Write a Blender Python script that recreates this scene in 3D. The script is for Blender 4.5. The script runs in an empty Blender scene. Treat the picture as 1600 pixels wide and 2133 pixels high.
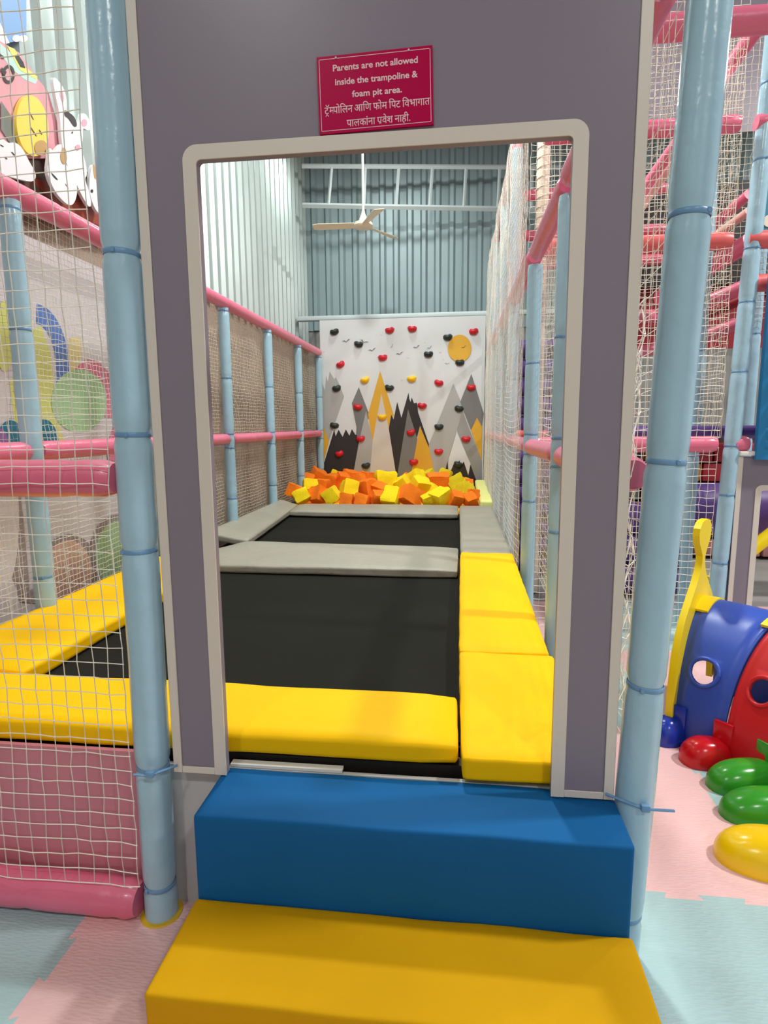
import bpy, bmesh, math, random
import numpy as np
from mathutils import Vector, Matrix, noise
from mathutils.geometry import tessellate_polygon

# ------------------------------------------------------------------ camera
F_PX = 1238.39                       # focal length in pixels of a 1600 x 2133 frame
YAW, PITCH, ROLL = 0.12117373, 0.14458146, -0.00831058
CAM = np.array([0.0, -1.48, 1.42])
_ca, _sa = math.cos(YAW), math.sin(YAW)
FW = np.array([-_sa*math.cos(PITCH), _ca*math.cos(PITCH), -math.sin(PITCH)])
_rt = np.array([_ca, _sa, 0.0]); _up = np.cross(_rt, FW)
RT = math.cos(ROLL)*_rt + math.sin(ROLL)*_up
UP = -math.sin(ROLL)*_rt + math.cos(ROLL)*_up
scene = bpy.context.scene
COL = scene.collection
cd = bpy.data.cameras.new('camera'); cam = bpy.data.objects.new('camera', cd); COL.objects.link(cam)
cd.sensor_fit = 'AUTO'; cd.sensor_width = 36.0; cd.lens = F_PX/2133*36.0
cd.clip_start = 0.05; cd.clip_end = 100
cam.matrix_world = Matrix(((RT[0], UP[0], -FW[0], CAM[0]), (RT[1], UP[1], -FW[1], CAM[1]),
                           (RT[2], UP[2], -FW[2], CAM[2]), (0, 0, 0, 1)))
scene.camera = cam

# ------------------------------------------------------------------ world, lamps, exposure
world = bpy.data.worlds.new('world'); scene.world = world; world.use_nodes = True
world.node_tree.nodes['Background'].inputs[0].default_value = (0.85, 0.92, 1.0, 1)
world.node_tree.nodes['Background'].inputs[1].default_value = 0.2
vs = scene.view_settings
vs.view_transform = 'Standard'; vs.look = 'None'; vs.gamma = 1.0; vs.use_curve_mapping = False
vs.exposure = 0.0

def bay_light(x, y, z, power, size=0.45, col=(1, 0.985, 0.955), aim=None):
    l = bpy.data.lights.new('high_bay_light', 'AREA'); l.shape = 'DISK'; l.size = size; l.energy = power; l.color = col
    o = bpy.data.objects.new('high_bay_light', l); COL.objects.link(o); o.location = (x, y, z)
    if aim is not None:
        o.rotation_euler = (Vector(aim)-Vector((x, y, z))).to_track_quat('-Z', 'Y').to_euler()
    return o
LANE = (0.94, 1.0, 0.95)
bay_light(-0.35, 3.2, 5.6, 185, col=LANE)
bay_light(-0.9, 6.2, 5.3, 50, col=LANE)
bay_light(-1.7, 0.6, 5.9, 42, col=LANE)
bay_light(4.6, 0.8, 5.8, 330)
bay_light(2.8, -5.0, 6.2, 150)
bay_light(-2.0, -5.0, 6.2, 95)
bay_light(6.0, 5.0, 5.6, 120)

# ------------------------------------------------------------------ helpers: points
def ray(x, y): return FW + (x-800)/F_PX*RT - (y-1066.5)/F_PX*UP
def atX(x, y, X): d = ray(x, y); return Vector(CAM + (X-CAM[0])/d[0]*d)
def atY(x, y, Y): d = ray(x, y); return Vector(CAM + (Y-CAM[1])/d[1]*d)
def atZ(x, y, Z): d = ray(x, y); return Vector(CAM + (Z-CAM[2])/d[2]*d)

def srgb(r, g, b):
    def f(c):
        c = c/255.0
        return c/12.92 if c <= 0.04045 else ((c+0.055)/1.055)**2.4
    return (f(r), f(g), f(b), 1)

# ------------------------------------------------------------------ materials
MATS = {}
def mat(name, col, rough=0.5, bump=None, vary=0.0, metallic=0.0, spec=0.5, coat=0.0, sheen=0.0, vscale=4.0):
    if name in MATS: return MATS[name]
    m = bpy.data.materials.new(name); m.use_nodes = True; MATS[name] = m
    nt = m.node_tree; b = nt.nodes['Principled BSDF']
    b.inputs['Base Color'].default_value = col; b.inputs['Roughness'].default_value = rough
    b.inputs['Metallic'].default_value = metallic
    b.inputs['Specular IOR Level'].default_value = spec
    b.inputs['Coat Weight'].default_value = coat; b.inputs['Coat Roughness'].default_value = 0.12
    tc = nt.nodes.new('ShaderNodeTexCoord')
    if vary:
        n = nt.nodes.new('ShaderNodeTexNoise'); n.inputs['Scale'].default_value = vscale; n.inputs['Detail'].default_value = 5
        nt.links.new(tc.outputs['Object'], n.inputs['Vector'])
        h = nt.nodes.new('ShaderNodeHueSaturation'); h.inputs['Color'].default_value = col
        mr = nt.nodes.new('ShaderNodeMapRange'); mr.inputs['From Min'].default_value = 0.3; mr.inputs['From Max'].default_value = 0.7
        mr.inputs['To Min'].default_value = 1-vary; mr.inputs['To Max'].default_value = 1+vary
        nt.links.new(n.outputs['Fac'], mr.inputs['Value']); nt.links.new(mr.outputs['Result'], h.inputs['Value'])
        nt.links.new(h.outputs['Color'], b.inputs['Base Color'])
    if bump:
        kind, sc, st, dist = bump
        bp = nt.nodes.new('ShaderNodeBump'); bp.inputs['Strength'].default_value = st; bp.inputs['Distance'].default_value = dist
        if kind == 'noise':
            t = nt.nodes.new('ShaderNodeTexNoise'); t.inputs['Scale'].default_value = sc; t.inputs['Detail'].default_value = 4
            nt.links.new(tc.outputs['Object'], t.inputs['Vector']); nt.links.new(t.outputs['Fac'], bp.inputs['Height'])
        elif kind == 'leaf':                 # pressed leaf-grain of foam floor mats
            mp = nt.nodes.new('ShaderNodeMapping'); mp.inputs['Rotation'].default_value = (0, 0, 0.9); mp.inputs['Scale'].default_value = (1.0, 3.2, 1)
            t = nt.nodes.new('ShaderNodeTexVoronoi'); t.inputs['Scale'].default_value = sc
            nt.links.new(tc.outputs['Object'], mp.inputs['Vector']); nt.links.new(mp.outputs['Vector'], t.inputs['Vector'])
            nt.links.new(t.outputs['Distance'], bp.inputs['Height'])
        elif kind == 'weave':
            mp = nt.nodes.new('ShaderNodeMapping')
            nt.links.new(tc.outputs['Object'], mp.inputs['Vector'])
            w1 = nt.nodes.new('ShaderNodeTexWave'); w1.inputs['Scale'].default_value = sc; w1.bands_direction = 'X'
            w2 = nt.nodes.new('ShaderNodeTexWave'); w2.inputs['Scale'].default_value = sc; w2.bands_direction = 'Y'
            a = nt.nodes.new('ShaderNodeMath'); a.operation = 'ADD'
            for w in (w1, w2): nt.links.new(mp.outputs['Vector'], w.inputs['Vector'])
            nt.links.new(w1.outputs['Fac'], a.inputs[0]); nt.links.new(w2.outputs['Fac'], a.inputs[1])
            nt.links.new(a.outputs[0], bp.inputs['Height'])
        nt.links.new(bp.outputs['Normal'], b.inputs['Normal'])
    return m

M_LILAC = mat('lilac_laminate', srgb(139, 130, 142), 0.3, ('noise', 900, 0.05, 0.001), spec=.2)
M_TRIM = mat('cream_edge_trim', srgb(222, 212, 200), 0.35)
M_BLUEFOAM = mat('pale_blue_vinyl_sleeve', srgb(166, 202, 220), 0.25, ('noise', 9, 0.35, 0.02), vary=0.03, coat=0.3)
M_BLUEBAND = mat('blue_tie_band', srgb(112, 156, 196), 0.35)
M_PINKFOAM = mat('pink_vinyl_sleeve', srgb(228, 112, 142), 0.33, ('noise', 10, 0.3, 0.02), vary=0.03, coat=0.2)
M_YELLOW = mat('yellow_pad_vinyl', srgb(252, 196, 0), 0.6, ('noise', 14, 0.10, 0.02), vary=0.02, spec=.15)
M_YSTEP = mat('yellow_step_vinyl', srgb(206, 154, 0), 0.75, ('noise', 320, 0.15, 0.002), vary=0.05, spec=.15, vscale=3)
M_BLUESTEP = mat('blue_step_vinyl', srgb(16, 92, 150), 0.7, ('noise', 320, 0.15, 0.002), vary=0.03, spec=.15)
M_GREYPAD = mat('grey_pad_vinyl', srgb(160, 156, 142), 0.5, ('noise', 16, 0.3, 0.02), vary=0.03)
M_MAT = mat('black_jumping_mesh', srgb(32, 32, 28), 0.85, ('weave', 150, 0.3, 0.001), vary=0.08, vscale=2.5, spec=.12)
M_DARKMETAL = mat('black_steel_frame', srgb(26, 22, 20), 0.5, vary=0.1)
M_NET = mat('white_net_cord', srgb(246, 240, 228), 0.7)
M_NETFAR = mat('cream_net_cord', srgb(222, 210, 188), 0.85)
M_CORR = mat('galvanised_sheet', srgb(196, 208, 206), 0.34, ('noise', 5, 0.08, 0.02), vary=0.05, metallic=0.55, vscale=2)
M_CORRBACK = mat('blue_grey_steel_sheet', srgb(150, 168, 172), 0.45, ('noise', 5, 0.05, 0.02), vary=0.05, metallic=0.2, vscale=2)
M_STEEL = mat('pale_painted_steel', srgb(206, 216, 218), 0.45, vary=0.03)
M_ROOF = mat('grey_roof_sheet', srgb(150, 150, 146), 0.6, vary=0.05)
M_DARK = mat('dark_recess', srgb(34, 32, 32), 0.8)
M_BROWN = mat('brown_lower_wall', srgb(150, 132, 118), 0.75, vary=0.12, vscale=3)
M_HALL = mat('hall_wall_paint', srgb(205, 205, 205), 0.8, vary=0.03)
M_CONC = mat('grey_concrete', srgb(150, 148, 144), 0.7, vary=0.08)
M_PINKMAT = mat('pink_foam_tile', srgb(238, 194, 194), 0.5, ('leaf', 42, 0.35, 0.004), vary=0.03)
M_MINTMAT = mat('mint_foam_tile', srgb(172, 202, 204), 0.5, ('leaf', 42, 0.35, 0.004), vary=0.03)
M_PINKBOARD = mat('pink_fascia_vinyl', srgb(208, 132, 146), 0.5, vary=0.04)
M_GREYBOARD = mat('grey_white_riser_board', srgb(196, 194, 192), 0.5, vary=0.03)
M_WHITE = mat('white_paint', srgb(238, 236, 230), 0.45)
M_CRIMSON = mat('crimson_sign_acrylic', srgb(188, 0, 74), 0.3, spec=.1)
M_LETTER = mat('pale_pink_lettering', srgb(246, 206, 214), 0.5)
M_CREAM = mat('cream_enamel', srgb(246, 238, 214), 0.35)
M_BOARDW = mat('climbing_board_white', srgb(216, 217, 219), 0.55, vary=0.02)
M_PY = mat('painted_ochre', srgb(222, 168, 48), 0.6)
M_PK = mat('painted_black', srgb(42, 38, 40), 0.6)
M_PG1 = mat('painted_light_grey', srgb(172, 170, 168), 0.6)
M_PG2 = mat('painted_mid_grey', srgb(152, 150, 148), 0.6)
M_PG3 = mat('painted_dark_grey', srgb(120, 119, 118), 0.6)
M_PG4 = mat('painted_pale_grey', srgb(208, 200, 194), 0.6)
M_HRED = mat('red_hold_resin', srgb(206, 26, 48), 0.4)
M_HDARK = mat('dark_green_hold_resin', srgb(32, 44, 40), 0.45)
M_HYEL = mat('yellow_hold_resin', srgb(250, 200, 20), 0.4)
M_CO = mat('orange_cut_foam', srgb(255, 128, 10), 0.9, ('noise', 60, 0.5, 0.01), vary=0.06, vscale=8)
M_CY = mat('yellow_cut_foam', srgb(255, 222, 10), 0.9, ('noise', 60, 0.5, 0.01), vary=0.05, vscale=8)
M_CD = mat('olive_yellow_cut_foam', srgb(226, 204, 20), 0.9, ('noise', 60, 0.5, 0.01), vary=0.06, vscale=8)
M_PALEY = mat('pale_yellow_vinyl', srgb(240, 240, 150), 0.5)
M_TBLUE = mat('blue_moulded_plastic', srgb(52, 84, 186), 0.35, ('noise', 500, 0.06, 0.001))
M_TRED = mat('red_moulded_plastic', srgb(206, 26, 34), 0.35, ('noise', 500, 0.06, 0.001))
M_TYEL = mat('yellow_moulded_plastic', srgb(252, 220, 0), 0.4)
M_TGREEN = mat('green_moulded_plastic', srgb(52, 150, 40), 0.22)
M_TFYEL = mat('yellow_glossy_plastic', srgb(252, 206, 10), 0.22)
M_TFRED = mat('red_glossy_plastic', srgb(206, 18, 30), 0.22)
M_TFBLUE = mat('blue_glossy_plastic', srgb(30, 60, 176), 0.22)
M_TGREEN2 = M_TGREEN
M_QUILT = mat('blue_quilted_vinyl', srgb(20, 128, 186), 0.35)
M_PURPLE = mat('purple_vinyl', srgb(92, 62, 132), 0.45)
M_ORANGE = mat('coral_vinyl_sleeve', srgb(236, 106, 106), 0.4)
M_BLACKV = mat('black_vinyl', srgb(30, 24, 26), 0.5)
M_DRED = mat('dark_red_vinyl', srgb(150, 30, 44), 0.5)
M_TEAL = mat('teal_print', srgb(60, 140, 160), 0.5)
M_TIEY = mat('yellow_plastic_ring', srgb(220, 180, 40), 0.5)

# ------------------------------------------------------------------ helpers: objects
def wloc(o):
    v = Vector(o.location)
    while o.parent: o = o.parent; v += Vector(o.location)
    return v
def finish(me, smooth=40):
    if smooth:
        me.polygons.foreach_set('use_smooth', [True]*len(me.polygons))
        me.set_sharp_from_angle(angle=math.radians(smooth))
def tag(o, label=None, cat=None, group=None, kind=None):
    if label: o['label'] = label
    if cat: o['category'] = cat
    if group: o['group'] = group
    if kind: o['kind'] = kind
    return o
def obj(name, bm, m, parent=None, smooth=40, wn=False, loc=None):
    """link a bmesh written in world coordinates as one mesh object"""
    me = bpy.data.meshes.new(name)
    bm.normal_update(); bm.to_mesh(me); bm.free()
    ms = m if isinstance(m, (list, tuple)) else [m]
    for x in ms: me.materials.append(x)
    return place(name, me, parent, smooth, wn, loc)
def place(name, me, parent=None, smooth=40, wn=False, loc=None):
    o = bpy.data.objects.new(name, me); COL.objects.link(o)
    if parent is not None:
        o.parent = parent; off = wloc(parent)
        me.transform(Matrix.Translation(-off))
    else:
        if loc is None:
            co = np.empty(len(me.vertices)*3); me.vertices.foreach_get('co', co); co = co.reshape(-1, 3)
            mn, mx = co.min(0), co.max(0); loc = ((mn[0]+mx[0])/2, (mn[1]+mx[1])/2, mn[2])
        me.transform(Matrix.Translation(-Vector(loc))); o.location = loc
    finish(me, smooth)
    if wn:
        w = o.modifiers.new('weighted_normals', 'WEIGHTED_NORMAL'); w.keep_sharp = True
    return o
def thing(name, label, cat, loc, group=None):
    o = bpy.data.objects.new(name, None); COL.objects.link(o); o.location = loc
    o.empty_display_size = 0.1
    return tag(o, label, cat, group)
def struct(name, bm, m, smooth=40, **k):
    o = obj(name, bm, m, None, smooth, **k); o['kind'] = 'structure'; return o

# ------------------------------------------------------------------ helpers: shapes (all append to a bmesh)
def box(bm, x0, x1, y0, y1, z0, z1, bev=0.0, seg=2, mi=0):
    vs_ = [bm.verts.new(p) for p in ((x0,y0,z0),(x1,y0,z0),(x1,y1,z0),(x0,y1,z0),(x0,y0,z1),(x1,y0,z1),(x1,y1,z1),(x0,y1,z1))]
    fs = [bm.faces.new([vs_[i] for i in q]) for q in ((3,2,1,0),(4,5,6,7),(0,1,5,4),(1,2,6,5),(2,3,7,6),(3,0,4,7))]
    for f in fs: f.material_index = mi
    if bev:
        es = list({e for f in fs for e in f.edges})
        bmesh.ops.bevel(bm, geom=es, offset=bev, segments=seg, profile=0.5, affect='EDGES')
    return bm
def newbox(*a, **k): return box(bmesh.new(), *a, **k)
def hexa(bm, top, bot, bev=0.0, seg=3):
    """closed block from four top and four bottom corners, counter-clockwise from above"""
    t = [bm.verts.new(p) for p in top]; b = [bm.verts.new(p) for p in bot]
    fs = [bm.faces.new(t), bm.faces.new(b[::-1])]
    for i in range(4):
        j = (i+1) % 4; fs.append(bm.faces.new([b[i], b[j], t[j], t[i]]))
    if bev:
        es = list({e for f in fs for e in f.edges})
        bmesh.ops.bevel(bm, geom=es, offset=bev, segments=seg, profile=0.5, affect='EDGES')
    return bm
def tube(bm, pts, r, n=12, caps=True, mi=0):
    pts = [Vector(p) for p in pts]; rs = r if isinstance(r, (list, tuple)) else [r]*len(pts)
    rings = []; ref = None
    for i, p in enumerate(pts):
        t = (pts[min(i+1, len(pts)-1)]-pts[max(i-1, 0)]).normalized()
        if ref is None: ref = Vector((0, 0, 1)) if abs(t.z) < 0.9 else Vector((1, 0, 0))
        a = t.cross(ref).normalized(); b = t.cross(a).normalized(); ref = -b if (-b).dot(ref) > 0 else b
        rings.append([bm.verts.new(p+rs[i]*(math.cos(2*math.pi*k/n)*a+math.sin(2*math.pi*k/n)*b)) for k in range(n)])
    for i in range(len(rings)-1):
        for k in range(n):
            f = bm.faces.new([rings[i][k], rings[i][(k+1) % n], rings[i+1][(k+1) % n], rings[i+1][k]]); f.material_index = mi
    if caps:
        f = bm.faces.new(rings[0][::-1]); f.material_index = mi
        f = bm.faces.new(rings[-1]); f.material_index = mi
    return bm
def prism(bm, poly, d, mi=0):
    """extrude a planar polygon (list of points) by vector d"""
    d = Vector(d); a = [bm.verts.new(Vector(p)) for p in poly]; b = [bm.verts.new(Vector(p)+d) for p in poly]
    n = len(poly)
    fs = [bm.faces.new(a), bm.faces.new(b[::-1])]
    for i in range(n):
        fs.append(bm.faces.new([a[(i+1) % n], a[i], b[i], b[(i+1) % n]]))
    for f in fs: f.material_index = mi
    bmesh.ops.recalc_face_normals(bm, faces=fs)
    return bm
def flat(bm, poly, mi=0):
    pts = [Vector(p) for p in poly]; vv = [bm.verts.new(p) for p in pts]
    for t3 in tessellate_polygon([pts]):
        f = bm.faces.new([vv[i] for i in t3]); f.material_index = mi
    return bm
def ell(cx, cy, rx, ry, n=24, a0=0.0, a1=2*math.pi, rot=0.0):
    out = []
    for i in range(n):
        t = a0+(a1-a0)*i/(n if abs(a1-a0-2*math.pi) < 1e-6 else n-1)
        x, y = rx*math.cos(t), ry*math.sin(t)
        out.append((cx+x*math.cos(rot)-y*math.sin(rot), cy+x*math.sin(rot)+y*math.cos(rot)))
    return out
def jig(seed):
    random.seed(seed); return lambda s: random.uniform(-s, s)

# ------------------------------------------------------------------ soft-play posts and rails
def post(x, y, z0, z1, label, bands, lean=(0, 0), r=0.047, group=None, m=None, seed=1):
    """foam-sleeved upright; lean = shift of its top in x, y"""
    rnd = random.Random(seed)
    t = thing('padded_post', label, 'post', (x, y, z0), group)
    bm = bmesh.new(); pts, rs = [], []
    N = max(8, int((z1-z0)/0.025))
    for i in range(N+1):
        z = z0+(z1-z0)*i/N; f = (z-z0)/(z1-z0)
        rr = r*(1+0.03*noise.noise(Vector((x*3, y*3, z*2.2+seed)))+0.012*noise.noise(Vector((x, y, z*11+seed))))
        for b in bands: rr -= r*0.14*math.exp(-((z-b)/0.016)**2)
        if z1-z < 0.02: rr *= 0.93
        pts.append((x+lean[0]*f, y+lean[1]*f, z)); rs.append(rr)
    tube(bm, pts, rs, 24); obj('sleeve', bm, m or M_BLUEFOAM, t, 50)
    for b in bands:
        f = (b-z0)/(z1-z0); cx, cy = x+lean[0]*f, y+lean[1]*f
        bm = bmesh.new(); tl = rnd.uniform(-0.08, 0.08)
        ring = []
        n = 28; w = 0.0065; rr = r*0.92
        for k in range(n):
            a = 2*math.pi*k/n
            ring.append((math.cos(a), math.sin(a), tl*rr*math.cos(a)))
        vv = [[bm.verts.new((cx+c*(rr+o), cy+s*(rr+o), b+dz+h)) for (o, h) in ((0, -w), (0.0016, -w*0.7), (0.0016, w*0.7), (0, w))] for c, s, dz in ring]
        for k in range(n):
            k2 = (k+1) % n
            for j in range(3): bm.faces.new([vv[k][j], vv[k2][j], vv[k2][j+1], vv[k][j+1]])
        a = rnd.uniform(-2.4, -0.8)               # small buckle of the tie, on the viewer's side
        bx, by = cx+math.cos(a)*(rr+0.002), cy+math.sin(a)*(rr+0.002)
        box(bm, bx-0.005, bx+0.005, by-0.004, by+0.004, b-0.006, b+0.006, 0.0015, 1)
        obj('tie_band', bm, M_BLUEBAND, t)
    return t
def rail(p0, p1, label, r=0.045, m=None, group=None, seams=(), seed=1, cat='rail', bow=0.0, name='padded_rail'):
    p0, p1 = Vector(p0), Vector(p1); L = (p1-p0).length
    bm = bmesh.new(); N = max(10, int(L/0.03)); pts, rs = [], []
    for i in range(N+1):
        f = i/N; p = p0.lerp(p1, f)
        p = p + Vector((0.004*noise.noise(Vector((f*L*1.5, seed, 0))), 0, 0.004*noise.noise(Vector((seed, f*L*1.5, 3)))-bow*4*f*(1-f)))
        rr = r*(1+0.035*noise.noise(Vector((f*L*3, seed*1.7, 1)))+0.015*noise.noise(Vector((f*L*12, seed, 2))))
        e = min(f, 1-f)*L
        if e < 0.03: rr *= 0.82+0.18*math.sqrt(max(0, e/0.03))
        for s in seams: rr -= r*0.07*math.exp(-((f-s)*L/0.012)**2)
        pts.append(p); rs.append(rr)
    tube(bm, pts, rs, 20)
    return tag(obj(name, bm, m or M_PINKFOAM, None, 50), label, cat, group)

# ------------------------------------------------------------------ netting: real knotted cords, one mesh per panel
def net(P, ni, nj, label, r=0.0015, m=None, knots=0.0, parent=None, name='safety_net', group=None):
    """P(i, j) -> point of grid node; horizontal strands run along i, vertical along j"""
    G = np.array([[P(i, j) for j in range(nj+1)] for i in range(ni+1)])
    nrm = np.cross(G[-1, 0]-G[0, 0], G[0, -1]-G[0, 0]); nrm /= np.linalg.norm(nrm)
    V, Fc = [], []; base = 0
    def strand(pts):
        nonlocal base
        n = len(pts); d = pts[-1]-pts[0]; d = d/np.linalg.norm(d); b = np.cross(d, nrm)
        for k in range(3):
            a = 2*math.pi*k/3+0.5; V.append(pts+r*(math.cos(a)*nrm+math.sin(a)*b))
        for k in range(3):
            k2 = (k+1) % 3; i = np.arange(n-1)
            Fc.append(np.stack([base+k*n+i, base+k2*n+i, base+k2*n+i+1, base+k*n+i+1], 1))
        base += 3*n
    for j in range(nj+1): strand(G[:, j])
    for i in range(ni+1): strand(G[i, :])
    if knots:
        o = np.array([(1,0,0),(-1,0,0),(0,1,0),(0,-1,0),(0,0,1),(0,0,-1)])*knots
        tri = np.array([(0,2,4),(2,1,4),(1,3,4),(3,0,4),(2,0,5),(1,2,5),(3,1,5),(0,3,5)])
        tri4 = []
        for p in G.reshape(-1, 3):
            V.append(p+o); tri4.append(tri+base); base += 6
        T = np.concatenate(tri4).tolist()
    else: T = []
    me = bpy.data.meshes.new(name)
    me.from_pydata(np.concatenate(V).tolist(), [], np.concatenate(Fc).tolist()+T)
    me.materials.append(m or M_NET)
    o = place(name, me, parent, 0)
    return tag(o, label, 'netting', group) if parent is None else o
def plane_net(p0, u, v, cell, label, jit=0.004, out=0.0, seed=1, sag=0.0, **k):
    p0, u, v = np.array(p0, float), np.array(u, float), np.array(v, float)
    ni, nj = max(2, round(np.linalg.norm(u)/cell)), max(2, round(np.linalg.norm(v)/cell))
    nrm = np.cross(u, v); nrm /= np.linalg.norm(nrm); vd = v/np.linalg.norm(v)
    rnd = np.random.RandomState(seed); J = rnd.uniform(-jit, jit, (ni+1, nj+1, 3))
    def P(i, j):
        a, b = i/ni, j/nj; q = p0+u*a+v*b
        w = noise.noise(Vector((q[0]*2.3+seed, q[1]*2.3, q[2]*2.3)))
        w2 = noise.noise(Vector((q[0]*7, q[1]*7+seed, q[2]*7)))
        return q + J[i, j] + nrm*out*w + vd*(-sag*4*a*(1-a)*(1-b*0.3) + jit*1.3*w2)
    return net(P, ni, nj, label, **k)

# ================================================================== THE SETTING
XL, XF, XR = -2.35, -1.95, 0.45          # left wall, left fence, right fence
def ribbed(bm, x0, x1, f, z0, z1, pitch=0.2, depth=0.03, mi=0):
    """trapezoid-ribbed sheet; f(s, d) -> (x, y) for run s and outward depth d"""
    prof = [(0, 0), (0.10, 0), (0.135, 1), (0.165, 1), (0.2, 0)] if pitch == 0.2 else [(0, 0), (pitch*.45, 0), (pitch*.6, 1), (pitch*.85, 1), (pitch, 0)]
    s = x0; line = []
    while s < x1:
        for a, d in prof[:-1]: line.append((s+a, d*depth))
        s += pitch
    line = [(min(a, x1), d) for a, d in line]
    lo = [bm.verts.new((*f(a, d), z0)) for a, d in line]; hi = [bm.verts.new((*f(a, d), z1)) for a, d in line]
    for i in range(len(line)-1):
        q = bm.faces.new([lo[i], lo[i+1], hi[i+1], hi[i]]); q.material_index = mi
    return bm
struct('floor', newbox(-2.4, 9.0, -7, 8.5, -0.06, -0.014), M_CONC)
bm = bmesh.new(); ribbed(bm, -7.0, 8.3, lambda s, d: (XL+d, s), 2.6, 7.4, 0.2, 0.035)
struct('wall_left', bm, M_CORR, 20)
struct('wall_left_lower', newbox(XL-0.05, XL, -7, 8.3, -0.014, 2.62), M_BROWN)
BY = 8.0
def backline(s, d): return (s, BY + (s+2.35)*0.05 - d)
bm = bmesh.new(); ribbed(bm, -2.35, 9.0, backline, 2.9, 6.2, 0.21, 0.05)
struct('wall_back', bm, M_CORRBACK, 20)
bm = bmesh.new()
ribbed(bm, -2.35, 9.0, lambda s, d: (s, BY+(s+2.35)*0.05-d+0.02), -0.014, 2.92, 0.24, 0.02)
struct('wall_back_lower', bm, M_PG2, 20)
bm = bmesh.new()
hexa(bm, [(-2.5, -7.2, 7.4), (9.1, -7.2, 7.4), (9.1, 8.9, 5.55), (-2.5, 8.9, 5.55)],
     [(-2.5, -7.2, 7.36), (9.1, -7.2, 7.36), (9.1, 8.9, 5.51), (-2.5, 8.9, 5.51)])
struct('ceiling', bm, M_ROOF)
struct('wall_right', newbox(9.0, 9.1, -7.1, 8.6, -0.014, 7.2), M_HALL)
struct('wall_front', newbox(-2.4, 9.05, -7.1, -7.0, -0.014, 7.4), M_HALL)
struct('trim_1', newbox(-2.3, 5.0, 7.2, 7.32, 2.925, 2.985, 0.006), M_STEEL)

# roof truss in front of the far wall
t = thing('roof_truss', 'pale steel lattice truss across the far end under the roof', 'truss', (-0.5, 7.45, 4.4))
zt = lambda x: 5.03+0.0*x
def truss_pt(px, py):
    f = (px-650)/412.0
    return atY(px, py, 7.35+0.45*f)
bm = bmesh.new(); a, b = truss_pt(650, 346), truss_pt(1062, 348); d = b-a
tube(bm, [a-d*0.05, b+d*2.6], 0.032, 4); obj('top_chord', bm, M_STEEL, t, 20)
bm = bmesh.new(); a2, b2 = truss_pt(650, 428), truss_pt(1042, 435); d2 = b2-a2
tube(bm, [a2-d2*0.05, b2+d2*2.8], 0.036, 4); obj('bottom_chord', bm, M_STEEL, t, 20)
for tx, bx in ((691, 684), (761, 758), (831, 825), (901, 895), (971, 966), (1041, 1037)):
    bm = bmesh.new(); tube(bm, [truss_pt(tx, 347), truss_pt(bx, 432)], 0.022, 4); obj('upright', bm, M_STEEL, t, 20)
for k in range(1, 7):
    bm = bmesh.new(); tube(bm, [a+d*(0.945+0.17*k), a2+d2*(0.99+0.18*k)], 0.022, 4); obj('upright', bm, M_STEEL, t, 20)
for px_, lab in ((960, 'steel purlin running back along the roof above the truss'), ):
    p = atY(px_, 338, 7.6)
    bm = bmesh.new(); hexa(bm, [(p.x-.03, -6.9, 7.3), (p.x+.03, -6.9, 7.3), (p.x+.03, 8.1, 5.59), (p.x-.03, 8.1, 5.59)],
                           [(p.x-.03, -6.9, 7.2), (p.x+.03, -6.9, 7.2), (p.x+.03, 8.1, 5.49), (p.x-.03, 8.1, 5.49)])
    tag(obj('roof_purlin', bm, M_STEEL), lab, 'beam')

# ------------------------------------------------------------------ floor tiles (interlocking foam mats)
SX, SY = (-1.07, -0.045, 0.98, 2.005), (-1.83, -0.805, 0.22, 1.245, 2.27, 3.295)
def tile(x0, x1, y0, y1, m, label):
    """square foam tile with dovetail teeth on its four edges"""
    def edge(p, q, flip):
        p, q = Vector(p), Vector(q); L = (q-p).length; d = (q-p)/L; n = Vector((-d.y, d.x)); out = []
        N = 10; w = L/N
        for k in range(N):
            c0, s = p+d*w*k, (0.02 if (k % 2 == 0) == flip else -0.02)
            out += [c0+d*(w*0.12 if s > 0 else -w*0.12)*0, c0+n*0]
            e0 = 0.12*w
            out += [c0+d*(-e0)+n*s*0.9 if s*1 > 0 else c0+d*(e0)+n*s*0.9*0]
            out += [c0+d*(w+e0)+n*s*0.9 if s > 0 else c0+d*w]
        seen = []
        for v in out:
            if not seen or (v-seen[-1]).length > 1e-4: seen.append(v)
        return seen
    g = 0.0008
    poly = edge((x0+g, y0+g), (x1-g, y0+g), True) + edge((x1-g, y0+g), (x1-g, y1-g), True) + edge((x1-g, y1-g), (x0+g, y1-g), True) + edge((x0+g, y1-g), (x0+g, y0+g), True)
    pts = []
    for v in poly:
        if not pts or (v-pts[-1]).length > 1e-4: pts.append(v)
    if (pts[0]-pts[-1]).length < 1e-4: pts.pop()
    bm = bmesh.new(); prism(bm, [(v.x, v.y, -0.014) for v in pts], (0, 0, 0.014))
    return tag(obj('foam_mat_tile', bm, m, None, 0), label, 'floor mat')
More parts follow.
